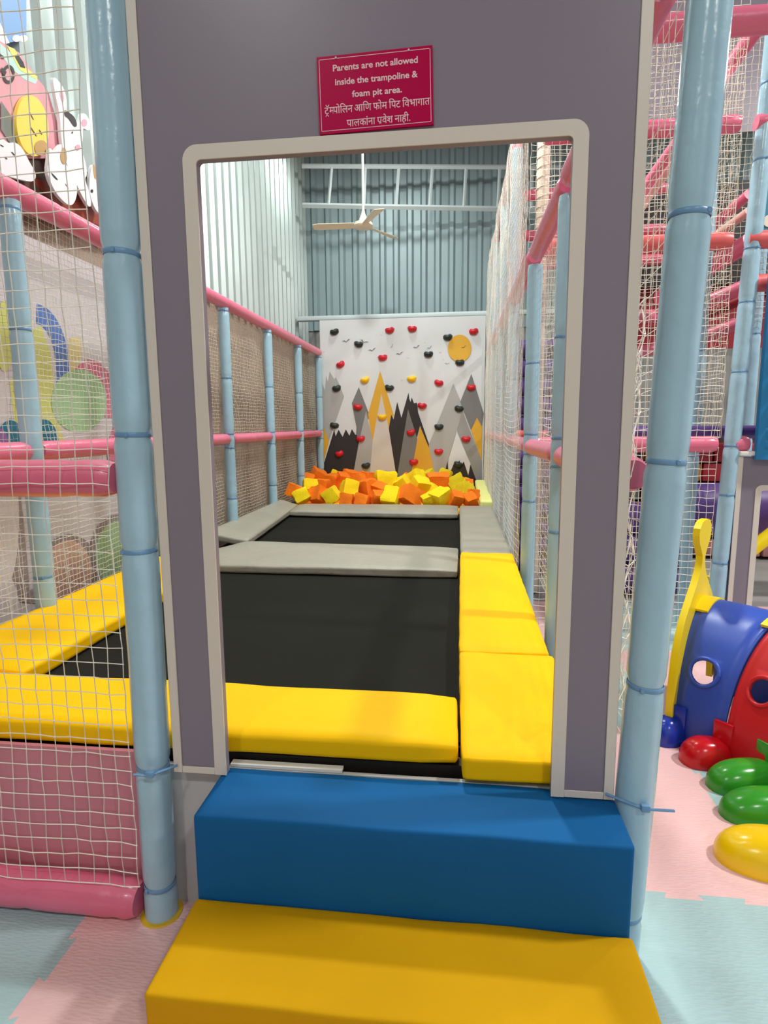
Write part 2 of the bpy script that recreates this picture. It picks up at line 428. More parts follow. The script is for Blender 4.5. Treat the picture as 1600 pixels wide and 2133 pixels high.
def square_tile(x0, x1, y0, y1, m, label):
    """simple interlocking outline: teeth point outwards on two sides, notches on the other two"""
    pts = []
    def run(p, q, out):
        p, q = Vector(p), Vector(q); L = (q-p).length; d = (q-p)/L; n = Vector((d.y, -d.x))   # outward for ccw
        N = 9; w = L/N; h = 0.022*(1 if out else -1)
        pts.append(p)
        for k in range(1, N, 2):
            a, b = p+d*w*k, p+d*w*(k+1); e = 0.10*w
            pts.extend([a, a-d*e+n*h, b+d*e+n*h, b])
    c = [(x0, y0), (x1, y0), (x1, y1), (x0, y1)]
    run(c[0], c[1], False); run(c[1], c[2], True); run(c[2], c[3], True); run(c[3], c[0], False)
    bm = bmesh.new(); prism(bm, [(v.x, v.y, -0.014) for v in pts], (0, 0, 0.0137))
    return tag(obj('foam_mat_tile', bm, m, None, 0), label, 'floor mat')
square_tile(-2.095, -1.07, -0.805, 0.22, M_MINTMAT, 'mint green foam tile in front of the left netting')
square_tile(-1.07, -0.045, -0.805, 0.22, M_PINKMAT, 'pink foam tile left of the yellow step at the foot of the left post')
square_tile(-0.045, 0.98, -0.805, 0.22, M_MINTMAT, 'mint green foam tile right of the yellow step')
square_tile(-0.045, 0.98, 0.22, 1.245, M_PINKMAT, 'pink foam tile behind the right gate post beside the plastic feet')
square_tile(-0.045, 0.98, 1.245, 2.27, M_MINTMAT, 'mint foam tile glimpsed between gate and right post')
square_tile(0.98, 2.005, 0.22, 1.245, M_MINTMAT, 'mint foam tile under the green feet of the tunnel')
square_tile(0.98, 2.005, 1.245, 2.27, M_PINKMAT, 'pink foam tile behind the yellow caterpillar plate')
square_tile(-0.045, 0.98, 2.27, 3.295, M_PINKMAT, 'far pink foam tile seen low between gate and right post')
square_tile(0.98, 2.005, -0.805, 0.22, M_PINKMAT, 'pink foam tile right of the mint tile that adjoins the yellow step')
square_tile(0.98, 2.005, 2.27, 3.295, M_MINTMAT, 'mint foam tile under the front of the play frame')
square_tile(2.005, 3.03, 1.245, 2.27, M_MINTMAT, 'mint foam tile before the small lilac gate')
square_tile(2.005, 3.03, 2.27, 3.295, M_PINKMAT, 'pink foam tile inside the small lilac gate')

# ================================================================== LILAC GATE
def gate(x0, x1, z0, z1, ox0, ox1, oz, y, label, rad=0.035, th=0.025, tw=0.032, et=0.026, legs_bottom=True, bottom_z=None):
    t = thing('gate_panel', label, 'gate', ((x0+x1)/2, y, z0))
    n = 8
    def arc(cx, cz, r, a0, a1): return [(cx+r*math.cos(a0+(a1-a0)*i/n), cz+r*math.sin(a0+(a1-a0)*i/n)) for i in range(n+1)]
    inner = [(ox0, z0)] + arc(ox0+0.012, oz-0.012, 0.012, math.pi, math.pi/2) + arc(ox1-0.012, oz-0.012, 0.012, math.pi/2, 0) + [(ox1, z0)]
    outer = [(x1, z0), (x1, z1), (x0, z1), (x0, z0)]
    bm = bmesh.new(); prism(bm, [(a, y, b) for a, b in inner+outer], (0, th, 0)); obj('board', bm, M_LILAC, t, 30)
    # raised trim round the opening
    R = rad
    out2 = [(ox0-tw, z0-0.0)] + arc(ox0-tw+R, oz+tw-R, R, math.pi, math.pi/2) + arc(ox1+tw-R, oz+tw-R, R, math.pi/2, 0) + [(ox1+tw, z0)]
    e = 0.0015
    inn = [(a+(e if a < (ox0+ox1)/2 else -e), b-(e if b > oz-0.02 else 0)) for a, b in inner]
    bm = bmesh.new(); prism(bm, [(a, y-0.004, b) for a, b in inn+out2[::-1]], (0, 0.0038, 0)); obj('opening_trim', bm, M_TRIM, t, 30)
    for (a, b) in ((x0, x0+et), (x1-et, x1)):
        obj('edge_trim', newbox(a, b, y-0.004, y-0.0002, z0, z1, 0.0012, 1), M_TRIM, t)
    if legs_bottom:
        for (a, b) in ((x0+et, ox0-tw), (ox1+tw, x1-et)):
            obj('foot_trim', newbox(a, b, y-0.004, y-0.0002, z0, z0+0.02, 0.0012, 1), M_TRIM, t)
    return t
gate(-0.785, 0.413, 0.454, 2.62, -0.632, 0.256, 2.06, 0.0, 'large lilac gate panel with a cream trimmed doorway above the steps')

# ------------------------------------------------------------------ sign on the gate
SU = Vector((0.2645, 0, 0.0055)).normalized(); SV = Vector((-0.0055, 0, 0.2645)).normalized()
SO = Vector((-0.3235, -0.0062, 2.0935)); SW, SH = 0.2655, 0.1645
t = thing('warning_sign', 'crimson notice with white English and Hindi-script lines above the doorway', 'sign', (-0.19, -0.004, 2.094))
def sp(u, v, d=0.0): return SO+SU*(u*SW)+SV*(v*SH)+Vector((0, -d, 0))
bm = bmesh.new(); prism(bm, [sp(0, 0), sp(1, 0), sp(1, 1), sp(0, 1)], (0, 0.006, 0)); obj('plate', bm, M_CRIMSON, t, 30)
bm = bmesh.new(); bu, bv, lw = 0.018, 0.035, 0.0013
for (a, b, c, d) in ((bu, 1-bu, bv, bv+lw/SH), (bu, 1-bu, 1-bv-lw/SH, 1-bv), (bu, bu+lw/SW, bv, 1-bv), (1-bu-lw/SW, 1-bu, bv, 1-bv)):
    flat(bm, [sp(a, c, .0004), sp(b, c, .0004), sp(b, d, .0004), sp(a, d, .0004)])
obj('border_line', bm, M_LETTER, t, 0)
def glyphs(s, off=0.0):
    c = bpy.data.curves.new('txt', 'FONT'); c.body = s; c.size = 1; c.offset = off; c.fill_mode = 'FRONT'; c.resolution_u = 4
    o = bpy.data.objects.new('txt', c); COL.objects.link(o)
    dg = bpy.context.evaluated_depsgraph_get(); dg.update()
    me = bpy.data.meshes.new_from_object(o.evaluated_get(dg))
    v = [tuple(p.co)[:2] for p in me.vertices]; f = [tuple(p.vertices) for p in me.polygons]
    bpy.data.objects.remove(o); bpy.data.curves.remove(c); bpy.data.meshes.remove(me)
    return v, f
def stroke(p, q, w):
    p, q = Vector(p), Vector(q); d = (q-p).normalized(); n = Vector((-d.y, d.x))*w/2
    return [tuple(p-n), tuple(q-n), tuple(q+n), tuple(p+n)], [(0, 1, 2, 3)]
class Line:
    def __init__(s): s.v, s.f, s.x = [], [], 0.0
    def raw(s, v, f):
        b = len(s.v); s.v += v; s.f += [tuple(b+i for i in q) for q in f]
    def add(s, txt, clip=None, off=0.008):
        v, f = glyphs(txt, off); xs = [p[0] for p in v]; lo, hi = min(xs), max(xs)
        if clip:
            cut = lo+(hi-lo)*clip; v = [(min(p[0], cut), p[1]) for p in v]
            f = [q for q in f if max(v[i][0] for i in q)-min(v[i][0] for i in q) > 1e-5]; hi = cut
        x0 = s.x-lo; s.raw([(p[0]+x0, p[1]) for p in v], f); a = s.x; s.x += hi-lo; return a, s.x
    def gap(s, w): s.x += w
lines = []
for txt in ('Parents are not allowed', 'inside the trampoline &', 'foam pit area.'):
    L = Line(); L.add(txt, off=0.022); lines.append(L)
L = Line(); a, b = L.add('\u091f\u0945'); c = (a+b)/2                        # tra with candra
L.raw(*stroke((c+0.02, -0.02), (c-0.17, -0.24), 0.075)); L.raw(*stroke((c-0.01, -0.05), (c+0.2, -0.24), 0.075))
L.x -= 0.02; L.add('\u092e', clip=0.74); L.x -= 0.02                           # half ma
L.add('\u092a\u094b\u093f\u0932\u0928'); L.gap(0.2)
for w in ('\u0906\u093f\u0923', '\u092b\u094b\u092e', '\u093f\u092a\u091f', '\u093f\u0935\u092d\u093e\u0917\u093e\u0924'):
    L.add(w); L.gap(0.2)
lines.append(L)
L = Line(); L.add('\u092a\u093e\u0932\u0915\u093e\u0902\u0928\u093e'); L.gap(0.2); a, b = L.add('\u092a')
L.raw(*stroke((b-0.12, 0.2), (b-0.36, 0.0), 0.08)); L.x -= 0.01
L.add('\u0935\u0947\u0936'); L.gap(0.2); L.add('\u0928\u093e\u0939\u0940.'); lines.append(L)
bm = bmesh.new()
#           left  right  baseline  (fractions of the plate), cap height scale
for L, (u0, u1, base, hs) in zip(lines, ((0.14, 0.875, 0.80, 0.116), (0.155, 0.872, 0.62, 0.116), (0.30, 0.735, 0.447, 0.116), (0.052, 0.972, 0.258, 0.136), (0.245, 0.80, 0.072, 0.136))):
    xs = [p[0] for p in L.v]; x0, x1 = min(xs), max(xs)
    vv = [bm.verts.new(sp(u0+(p[0]-x0)/(x1-x0)*(u1-u0), base+p[1]*hs*1.0, .0005)) for p in L.v]
    for q in L.f:
        if len(set(q)) < 3: continue
        try: bm.faces.new([vv[i] for i in q])
        except ValueError: pass
obj('lettering', bm, M_LETTER, t, 0)
for u in (0.17, 0.80):
    bm = bmesh.new(); p = sp(u, 0.965, 0.001); tube(bm, [p, p+Vector((0, -0.002, 0))], 0.0022, 8); obj('screw', bm, M_STEEL, t)

# ------------------------------------------------------------------ front posts of the gate
zb = [atY(250, 530, 0).z, atY(285, 905, 0).z, atY(295, 1146, 0).z, atY(322, 1592, 0).z, 0.10]
post(-0.852, 0.0, 0.0, 2.75, 'left front pale blue padded post beside the lilac gate', zb, lean=(0.022, 0), r=0.0475, seed=3)
bm = bmesh.new(); n = 32
vv = [[bm.verts.new((-0.852+math.cos(2*math.pi*k/n)*q, math.sin(2*math.pi*k/n)*q, h)) for q, h in ((0.047, 0.0), (0.047, .004), (.058, .004), (.06, 0.0))] for k in range(n)]
for k in range(n):
    for j in range(4): bm.faces.new([vv[k][j], vv[(k+1) % n][j], vv[(k+1) % n][(j+1) % 4], vv[k][(j+1) % 4]])
tag(obj('base_ring', bm, M_TIEY), 'thin yellow ring lying round the foot of the left front post', 'ring')
zr = [atY(1430, 457, 0.03).z, atY(1385, 960, 0.03).z, atY(1362, 1418, 0.03).z, 0.13]
post(0.452, 0.005, 0.0, 2.75, 'right front pale blue padded post beside the lilac gate', zr, lean=(0.09, 0), r=0.047, seed=8)
for (p, q, lab) in (((0.392, -0.008, 0.474), (0.545, -0.035, 0.470), 'blue cable tie holding the lower right gate corner to the post'),
                    ((-0.772, -0.008, 0.478), (-0.86, -0.062, 0.49), 'blue cable tie holding the lower left gate corner to the post')):
    t = thing('cable_tie', lab, 'tie', p)
    bm = bmesh.new(); p, q = Vector(p), Vector(q); mid = p.lerp(q, 0.55)
    tube(bm, [p, p.lerp(q, .3)+Vector((0, -.022, 0)), mid+Vector((0, -.03, -.004)), q+Vector((0, -.02, 0))], 0.0035, 6); obj('strap', bm, M_BLUEBAND, t)
    bm = newbox(mid.x-.011, mid.x+.011, mid.y-.038, mid.y-.024, mid.z-.009, mid.z+.009, .003, 2); obj('buckle', bm, M_BLUEBAND, t)

# ================================================================== STEPS
def step(name, label, m, x0, x1, y0, y1, z0, z1, seed):
    bm = newbox(x0, x1, y0, y1, z0, z1)
    bmesh.ops.subdivide_edges(bm, edges=bm.edges[:], cuts=14, use_grid_fill=True)
    es = [e for e in bm.edges if len(e.link_faces) == 2 and e.calc_face_angle() > 1]
    bmesh.ops.bevel(bm, geom=es, offset=0.009, segments=3, profile=0.5, affect='EDGES')
    for v in bm.verts:
        w = noise.noise(v.co*5+Vector((seed, 0, 0)))*0.003
        if v.co.z > z0+0.02: v.co += Vector((w*0.6, w, w*0.8))
    return tag(obj(name, bm, m, None, 60), label, 'step')
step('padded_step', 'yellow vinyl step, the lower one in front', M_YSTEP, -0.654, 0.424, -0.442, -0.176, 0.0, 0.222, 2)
step('padded_step', 'blue vinyl step, the upper one under the gate', M_BLUESTEP, -0.652, 0.42, -0.174, 0.042, 0.0, 0.45, 5)

# ================================================================== TRAMPOLINE PLATFORM
obj_ = tag(obj('platform_fascia', newbox(-2.0, -0.9, 0.045, 0.06, 0.06, 0.478), M_PINKBOARD), 'pink vinyl fascia under the yellow pad behind the left netting', 'fascia')
tag(obj('platform_riser', newbox(-0.89, 0.40, 0.047, 0.062, -0.002, 0.446), M_GREYBOARD), 'grey white riser board between the left post and the steps', 'riser')
bm = newbox(-0.64, -0.312, 0.05, 0.075, 0.448, 0.456)
tag(obj('edge_strip', bm, M_WHITE), 'short white strip along the platform edge behind the blue step', 'strip')

def pad(label, m, top, th=0.065, bev=0.022, seed=1, name='safety_pad', sag=0.004):
    """stuffed vinyl pad from its four top corners (counter-clockwise from above)"""
    top = [Vector(p) for p in top]; bot = [p-Vector((0, 0, th)) for p in top]
    nu, nv, nw = 26, 26, 5
    bm = bmesh.new(); hexa(bm, top, bot, 0.0)
    bmesh.ops.subdivide_edges(bm, edges=bm.edges[:], cuts=18, use_grid_fill=True)
    c0 = sum(top, Vector())/4
    # rounding: pull towards an inner block
    L = [(top[(i+1) % 4]-top[i]).length for i in range(4)]
    def uvw(p):   # approximate bilinear coordinates by relaxation
        u = v = 0.5
        for _ in range(8):
            q = top[0]*(1-u)*(1-v)+top[1]*u*(1-v)+top[2]*u*v+top[3]*(1-u)*v
            du = (top[1]-top[0])*(1-v)+(top[2]-top[3])*v; dv = (top[3]-top[0])*(1-u)+(top[2]-top[1])*u
            r = Vector((p.x-q.x, p.y-q.y)); A = du.x*dv.y-du.y*dv.x
            u += (r.x*dv.y-r.y*dv.x)/A; v += (du.x*r.y-du.y*r.x)/A
        q = top[0]*(1-u)*(1-v)+top[1]*u*(1-v)+top[2]*u*v+top[3]*(1-u)*v
        return u, v, (q.z-p.z)/th
    def P(u, v, w): 
        q = top[0]*(1-u)*(1-v)+top[1]*u*(1-v)+top[2]*u*v+top[3]*(1-u)*v
        return q-Vector((0, 0, th*w))
    eu, ev, ew = bev/((L[0]+L[2])/2), bev/((L[1]+L[3])/2), bev/th
    cl = lambda a, e: max(e, min(1-e, a))
    new = []
    for vtx in bm.verts:
        u, v, w = uvw(vtx.co); c = P(cl(u, eu), cl(v, ev), cl(w, ew)); d = vtx.co-c
        p = vtx.co if d.length < 1e-6 else c+d.normalized()*min(d.length, bev)
        n1 = noise.noise(p*4.0+Vector((seed*3.1, 0, 0))); n2 = noise.noise(p*14.0+Vector((0, seed, 0)))
        puff = 0.010*math.sqrt(max(0, 16*u*(1-u)*v*(1-v))) if w < 0.5 else 0
        new.append(p+Vector((0.003*n2, 0.003*n1, 0.004*n1+0.0025*n2+puff)))
    for vtx, p in zip(bm.verts, new): vtx.co = p
    return tag(obj(name, bm, m, None, 70), label, 'pad')
PZ = 0.545
pad('yellow front pad of the near trampoline along the gate side', M_YELLOW, [(-2.0, .062, PZ), (0.014, .066, PZ), (0.010, .385, PZ), (-2.0, .40, PZ)], th=.07, seed=1)
pad('yellow left pad of the near trampoline below the netting fence', M_YELLOW, [(-1.56, .41, PZ), (-1.56, 2.2, PZ), (-1.97, 2.2, PZ+.035), (-1.97, .41, PZ+.035)], th=.07, seed=2)
pad('near yellow right pad whose end shows beside the gate leg', M_YELLOW, [(0.022, .03, PZ-.012), (0.32, .03, PZ-.012), (0.382, .763, PZ), (0.017, .763, PZ)], th=.072, bev=.014, seed=3)
pad('far yellow right pad between near trampoline and right netting', M_YELLOW, [(0.017, .766, PZ), (0.366, .766, PZ+.002), (0.388, 2.568, PZ+.01), (0.034, 2.568, PZ+.01)], th=.07, bev=.014, seed=4)
pad('grey cross pad between the two trampolines', M_GREYPAD, [(-1.97, 2.14, PZ-.01), (0.018, 2.12, PZ-.01), (0.022, 2.78, PZ), (-1.62, 2.90, PZ)], th=.06, seed=5)
pad('grey left pad beside the far trampoline', M_GREYPAD, [(-1.60, 2.92, PZ), (-1.755, 4.98, PZ+.01), (-1.95, 4.98, PZ+.07), (-1.97, 2.92, PZ+.06)], th=.06, seed=6)
pad('grey right pad beside the far trampoline', M_GREYPAD, [(0.036, 2.575, PZ+.01), (0.388, 2.575, PZ+.01), (0.40, 4.98, PZ+.01), (0.04, 4.98, PZ+.01)], th=.06, seed=7)
pad('grey end pad of the far trampoline against the foam pit', M_GREYPAD, [(-1.735, 4.50, PZ), (0.026, 4.43, PZ), (0.03, 4.98, PZ+.012), (-1.748, 4.98, PZ+.015)], th=.06, seed=8)
for lab, x0, x1, y0, y1, poly in (('near black trampoline bed framed by yellow pads', -1.75, 0.02, .2, 2.3, None), ('far black trampoline bed framed by grey pads', -1.85, 0.03, 2.75, 4.75, None)):
    t = thing('trampoline', lab, 'trampoline', ((x0+x1)/2, (y0+y1)/2, 0.0))
    bm = bmesh.new(); n = 24
    g = [[bm.verts.new((x0+(x1-x0)*i/n, y0+(y1-y0)*j/n, 0.478-0.012*16*(i/n)*(1-i/n)*(j/n)*(1-j/n))) for j in range(n+1)] for i in range(n+1)]
    for i in range(n):
        for j in range(n): bm.faces.new([g[i][j], g[i+1][j], g[i+1][j+1], g[i][j+1]])
    obj('jumping_mat', bm, M_MAT, t, 60)
    bm = bmesh.new(); tube(bm, [(x0, y0, .45), (x1, y0, .45), (x1, y1, .45), (x0, y1, .45), (x0, y0, .45)], 0.022, 8); obj('frame', bm, M_DARKMETAL, t)
    for lx, ly in ((x0+.03, y0+.05), (x1-.03, y0+.05), (x1-.03, y1-.05), (x0+.03, y1-.05)):
        bm = bmesh.new(); tube(bm, [(lx, ly, -0.014), (lx, ly, .44)], 0.02, 8); obj('leg', bm, M_DARKMETAL, t)
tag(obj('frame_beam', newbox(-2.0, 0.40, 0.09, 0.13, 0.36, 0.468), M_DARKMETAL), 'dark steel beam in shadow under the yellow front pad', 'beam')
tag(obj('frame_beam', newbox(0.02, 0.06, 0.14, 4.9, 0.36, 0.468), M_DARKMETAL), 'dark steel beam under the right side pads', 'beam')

# ================================================================== FOAM PIT
PY0, PY1 = 5.0, 7.06
bm = bmesh.new(); nx, ny = 40, 30; random.seed(4)
g = [[bm.verts.new((-1.93+2.17*i/nx, PY0+(PY1-PY0)*j/ny, 0.38+0.30*(j/ny)+0.06*noise.noise(Vector((i*.35, j*.35, 2))))) for j in range(ny+1)] for i in range(nx+1)]
for i in range(nx):
    for j in range(ny):
        f = bm.faces.new([g[i][j], g[i+1][j], g[i+1][j+1], g[i][j+1]]); f.material_index = 0 if noise.noise(Vector((i*.4, j*.4, 9))) > 0 else 1
tag(obj('foam_offcuts', bm, [M_CO, M_CY], None, 60), 'loose orange and yellow foam filling the pit under the cubes', 'foam', kind='stuff')
for k, (y0, y1) in enumerate(((5.0, 5.62), (5.64, 6.25), (6.27, 6.88))):
    lab = ('nearest', 'middle', 'farthest')[k]+' pale yellow block along the right rim of the foam pit'
    pad(lab, M_PALEY, [(0.262, y0, .60), (0.405, y0, .60), (0.40, y1, .62+.02*k), (0.262, y1, .62+.02*k)], th=.12, seed=20+k, name='pit_edge_block')
CUBES = [  # crop x, crop y, size px (of a 4x enlargement), colour, depth y
 # front row along the grey pad
 (-105,1530,100,'O',5.16,0), (-45,1575,110,'Y',5.10,0), (90,1560,110,'O',5.14,0), (205,1565,125,'Y',5.12,0), (330,1600,90,'O',5.08,0), (465,1612,90,'O',5.08,0),
 (590,1585,95,'O',5.12,0), (705,1580,130,'Y',5.12,0), (860,1570,140,'O',5.14,0), (1000,1600,85,'Y',5.1,0), (1115,1590,130,'Y',5.12,0), (1240,1600,95,'O',5.12,0), (1355,1605,85,'O',5.12,0),
 # second row
 (25,1490,100,'Y',5.5,1), (130,1480,90,'O',5.55,1), (350,1520,125,'Y',5.35,1), (500,1510,125,'O',5.45,1), (600,1520,100,'O',5.4,1), (645,1465,150,'Y',5.62,1),
 (800,1475,105,'Y',5.6,1), (945,1500,145,'Y',5.42,1), (1055,1535,85,'Y',5.4,1), (1090,1470,140,'O',5.66,1), (1225,1475,125,'D',5.7,1), (1315,1525,95,'D',5.45,1), (1385,1560,70,'O',5.35,1),
 # back row against the climbing wall
 (5,1440,90,'O',6.2,2), (90,1415,110,'O',6.4,2), (215,1440,100,'O',6.1,2), (245,1415,90,'Y',6.5,2), (300,1440,95,'O',6.1,2), (375,1420,100,'O',6.2,2), (430,1450,90,'O',6.0,2), (490,1425,105,'O',6.25,2),
 (480,1412,55,'Y',6.7,2), (825,1440,80,'O',6.5,2), (905,1420,105,'Y',6.2,2), (1005,1425,100,'D',6.35,2), (1145,1405,100,'D',6.5,2)]
ROWS = ('front', 'middle', 'back'); CN = {'O': 'orange', 'Y': 'yellow', 'D': 'olive yellow'}; CM = {'O': M_CO, 'Y': M_CY, 'D': M_CD}
ORD = ('first', 'second', 'third', 'fourth', 'fifth', 'sixth', 'seventh', 'eighth', 'ninth', 'tenth')
random.seed(11)
for c in CUBES:
    cx, cy, s, col, Y, row = c
    same = sorted(q[0] for q in CUBES if q[3] == col and q[5] == row); k = same.index(cx)
    p = atY(640+cx/4, 640+cy/4, Y); size = s/4/F_PX*(Y+1.48)*1.16
    bm = bmesh.new(); box(bm, -.5, .5, -.5, .5, -.5, .5)
    bmesh.ops.subdivide_edges(bm, edges=bm.edges[:], cuts=5, use_grid_fill=True)
    sd = random.uniform(0, 50)
    asp = (random.uniform(.9, 1.15), random.uniform(.85, 1.1), random.uniform(.85, 1.05))
    for v in bm.verts:
        n_ = noise.noise(v.co*1.7+Vector((sd, 0, 0)))*0.15 + noise.noise(v.co*5+Vector((0, sd, 0)))*0.07
        e = sum(1 for q in v.co if abs(q) > 0.49)
        v.co *= (1+n_) * (0.965 if e >= 2 else 1.0) * (0.95 if e == 3 else 1.0)
    R = Matrix.Rotation(random.uniform(0, 6.28), 4, 'Z') @ Matrix.Rotation(random.uniform(-.6, .6), 4, 'X') @ Matrix.Rotation(random.uniform(-.6, .6), 4, 'Y')
    bm.transform(Matrix.Translation(p) @ R @ Matrix.Diagonal((size*asp[0], size*asp[1], size*asp[2], 1)))
    lab = '%s foam cube, %s such from left in the %s row of the pit' % (CN[col], ORD[k], ROWS[row])
    tag(obj('foam_cube', bm, CM[col], None, 35), lab, 'foam cube', 'foam cubes in the pit')

# ================================================================== CLIMBING WALL
CY_ = 7.1
t = thing('climbing_wall', 'white climbing board painted with mountains and a sun behind the foam pit', 'climbing wall', (-0.78, CY_, 0.3))
obj('board', newbox(-1.945, 0.385, CY_, CY_+0.04, 0.3, 2.905), M_BOARDW, t)
def cp(x, y, k): return atY(640+x/4, 640+y/4, CY_-0.0006*k)
bm = bmesh.new()
ART = [
 (1, [(112,620),(128,640),(147,690),(158,570),(172,620),(188,535),(225,600),(238,582),(262,630),(308,745),(180,1120),(118,950)]),
 (0, [(118,950),(182,1122),(122,1345)]),
 (3, [(430,665),(372,800),(410,1000),(405,1100),(432,1130),(490,1000),(520,900)]),
 (1, [(490,865),(430,1130),(375,1420),(545,1420),(547,1110)]),
 (4, [(120,1365),(225,1020),(237,1075),(262,1020),(295,1080),(322,1018),(352,1070),(372,1015),(402,1062),(412,1062),(430,1130),(378,1420),(160,1420)]),
 (0, [(608,530),(507,890),(545,1125),(680,1012),(722,900)]),
 (5, [(618,720),(545,1112),(520,1430),(747,1430),(680,1012)]),
 (4, [(845,710),(785,920),(750,790),(720,935),(700,895),(680,1012),(747,1435),(840,860),(910,1105),(940,985),(1010,1182),(1020,1155),(925,880),(915,795),(890,800),(870,750),(862,790),(850,760)]),
 (3, [(840,850),(745,1435),(872,1435),(917,1095)]),
 (0, [(940,990),(858,1430),(1068,1420),(1015,1172)]),
 (1, [(1218,635),(1012,1150),(1066,1420),(1150,1400),(1175,1270),(1250,1010),(1312,865)]),
 (3, [(1368,555),(1275,790),(1365,1022),(1415,920),(1455,1002),(1472,885)]),
 (2, [(1290,850),(1250,1030),(1360,1302),(1415,1500),(1456,1510),(1456,1285)]),
 (0, [(1415,920),(1365,1025),(1455,1282),(1459,1002)]),
 (6, [(1245,1040),(1180,1260),(1175,1400),(1345,1420),(1362,1305)]),
 (4, [(1170,1280),(1148,1370),(1176,1370)]),
 (4, [(1188,1385),(1222,1302),(1245,1310),(1268,1275),(1282,1320),(1305,1285),(1342,1400),(1360,1310),(1428,1495),(1190,1495)]),
 (0, ell(1270, 342, 98, 113, 36)),
]
for k, (mi, poly) in enumerate(ART): flat(bm, [cp(x, y, k+1) for x, y in poly], mi)
random.seed(3)
for x, y, s, tl in ((325,285,38,-.1), (470,290,40,.5), (540,360,36,-.1), (708,325,20,-.9), (770,390,34,-.1), (910,335,34,-.2), (1020,340,26,-.3), (840,425,12,.3), (1108,380,14,0), (1165,472,22,.2), (1305,335,24,-.3), (790,612,12,0), (1135,437,8,0), (980,295,7,0), (945,380,8,0), (138,374,9,0), (618,235,10,.2)):
    c_, s_ = math.cos(tl), math.sin(tl)
    def rp(a, b): return cp(x+(a*c_-b*s_)*s, y+(a*s_+b*c_)*s, 24)
    flat(bm, [rp(-1, -.05), rp(-.45, -.28), rp(0, .02), rp(-.05, .16), rp(-.45, -.12)], 4)
    flat(bm, [rp(0, .02), rp(.5, -.42), rp(1, -.55), rp(.5, -.25), rp(-.05, .16)], 4)
bmesh.ops.triangulate(bm, faces=bm.faces[:], ngon_method='EAR_CLIP')
for f in bm.faces:
    f.normal_update()
    if f.normal.y > 0: f.normal_flip()
obj('painted_mountains', bm, [M_PY, M_PG1, M_PG2, M_PG3, M_PK, M_PG4, M_BOARDW], t, 0)
HOLDS = [('r', q) for q in ((688,192),(875,180),(1387,202),(277,477),(630,420),(1097,630),(1368,668),(420,830),(957,820),(865,1042),(445,1095),(1323,1098),(268,1220),(1095,1202),(888,1288),(670,1390))] + \
        [('d', q) for q in ((227,205),(428,308),(1172,250),(1010,392),(1272,460),(245,675),(685,672),(1265,845),(227,985),(1097,997),(490,1320),(1258,1310))] + \
        [('y', q) for q in ((482,607),(872,597),(625,915))]
for k, (c, (x, y)) in enumerate(HOLDS):
    bm = bmesh.new(); bmesh.ops.create_icosphere(bm, subdivisions=3, radius=1.0)
    p = cp(x, y, 0); tl = noise.noise(Vector((x*.01, y*.01, 0)))*0.8
    for v in bm.verts:
        a = math.atan2(v.co.z, v.co.x); rr = 1-0.42*math.exp(-((a-1.6)/0.42)**2)-0.12*math.exp(-((a+1.57)/0.5)**2)*0
        rr *= 1+0.12*noise.noise(v.co*2+Vector((k, 0, 0)))
        v.co = Vector((v.co.x*rr*(1.0 if v.co.z < 0.2 else 1.08), v.co.y, v.co.z*rr*(1.0 if v.co.z > 0 else 0.9)))
        if v.co.y > 0: v.co.y *= 0.05
    bm.transform(Matrix.Translation(p) @ Matrix.Rotation(tl, 4, 'Y') @ Matrix.Diagonal((0.064, 0.062, 0.052, 1)))
    h = obj('climbing_hold', bm, {'r': M_HRED, 'd': M_HDARK, 'y': M_HYEL}[c], t, 60)
    h['label'] = {'r': 'red climbing hold', 'd': 'dark green climbing hold', 'y': 'yellow climbing hold'}[c]

# ================================================================== CEILING FAN
FY = 6.2
hub = atY(757, 468, FY)
t = thing('ceiling_fan', 'cream three bladed ceiling fan on a long white rod', 'fan', tuple(hub))
bm = bmesh.new(); tube(bm, [hub+Vector((0, 0, 0.12)), (hub.x, hub.y, 5.80)], 0.016, 12); obj('rod', bm, M_WHITE, t)
bm = bmesh.new(); tube(bm, [(hub.x, hub.y, hub.z+z) for z in (0.02, .05, .09, .13, .16)], [.06, .055, .04, .024, .018], 20); obj('canopy', bm, M_CREAM, t, 50)
bm = bmesh.new(); tube(bm, [(hub.x, hub.y, hub.z+z) for z in (-.045, -.04, -.015, .02, .035)], [.07, .10, .12, .11, .06], 28); obj('motor_housing', bm, M_CREAM, t, 50)
for tip in ((664, 468, 6.15), (826, 447, 6.75), (797, 503, 5.55)):
    q = atY(tip[0], tip[1], tip[2]); q.z = hub.z-0.01
    d = Vector((q.x-hub.x, q.y-hub.y, 0)).normalized(); n_ = Vector((-d.y, d.x, 0)); bm = bmesh.new()
    R_ = 0.62
    sec = []
    for i in range(9):
        f = i/8; w = 0.052+0.022*f; c = hub+d*(0.11+(R_-.11)*f)+Vector((0, 0, -.008-.01*f))
        tw = 0.30*(1-.4*f)
        up = Vector((0, 0, 1))
        a = n_*math.cos(tw)+up*math.sin(tw); b = a.cross(d)
        if i == 8: w *= .8
        sec.append([bm.verts.new(c+a*w+b*.003), bm.verts.new(c-a*w+b*.003), bm.verts.new(c-a*w-b*.003), bm.verts.new(c+a*w-b*.003)])
    for i in range(8):
        for k in range(4): bm.faces.new([sec[i][k], sec[i][(k+1) % 4], sec[i+1][(k+1) % 4], sec[i+1][k]])
    bm.faces.new(sec[0][::-1]); bm.faces.new(sec[-1]); bmesh.ops.recalc_face_normals(bm, faces=bm.faces[:])
    obj('blade', bm, M_CREAM, t, 30)

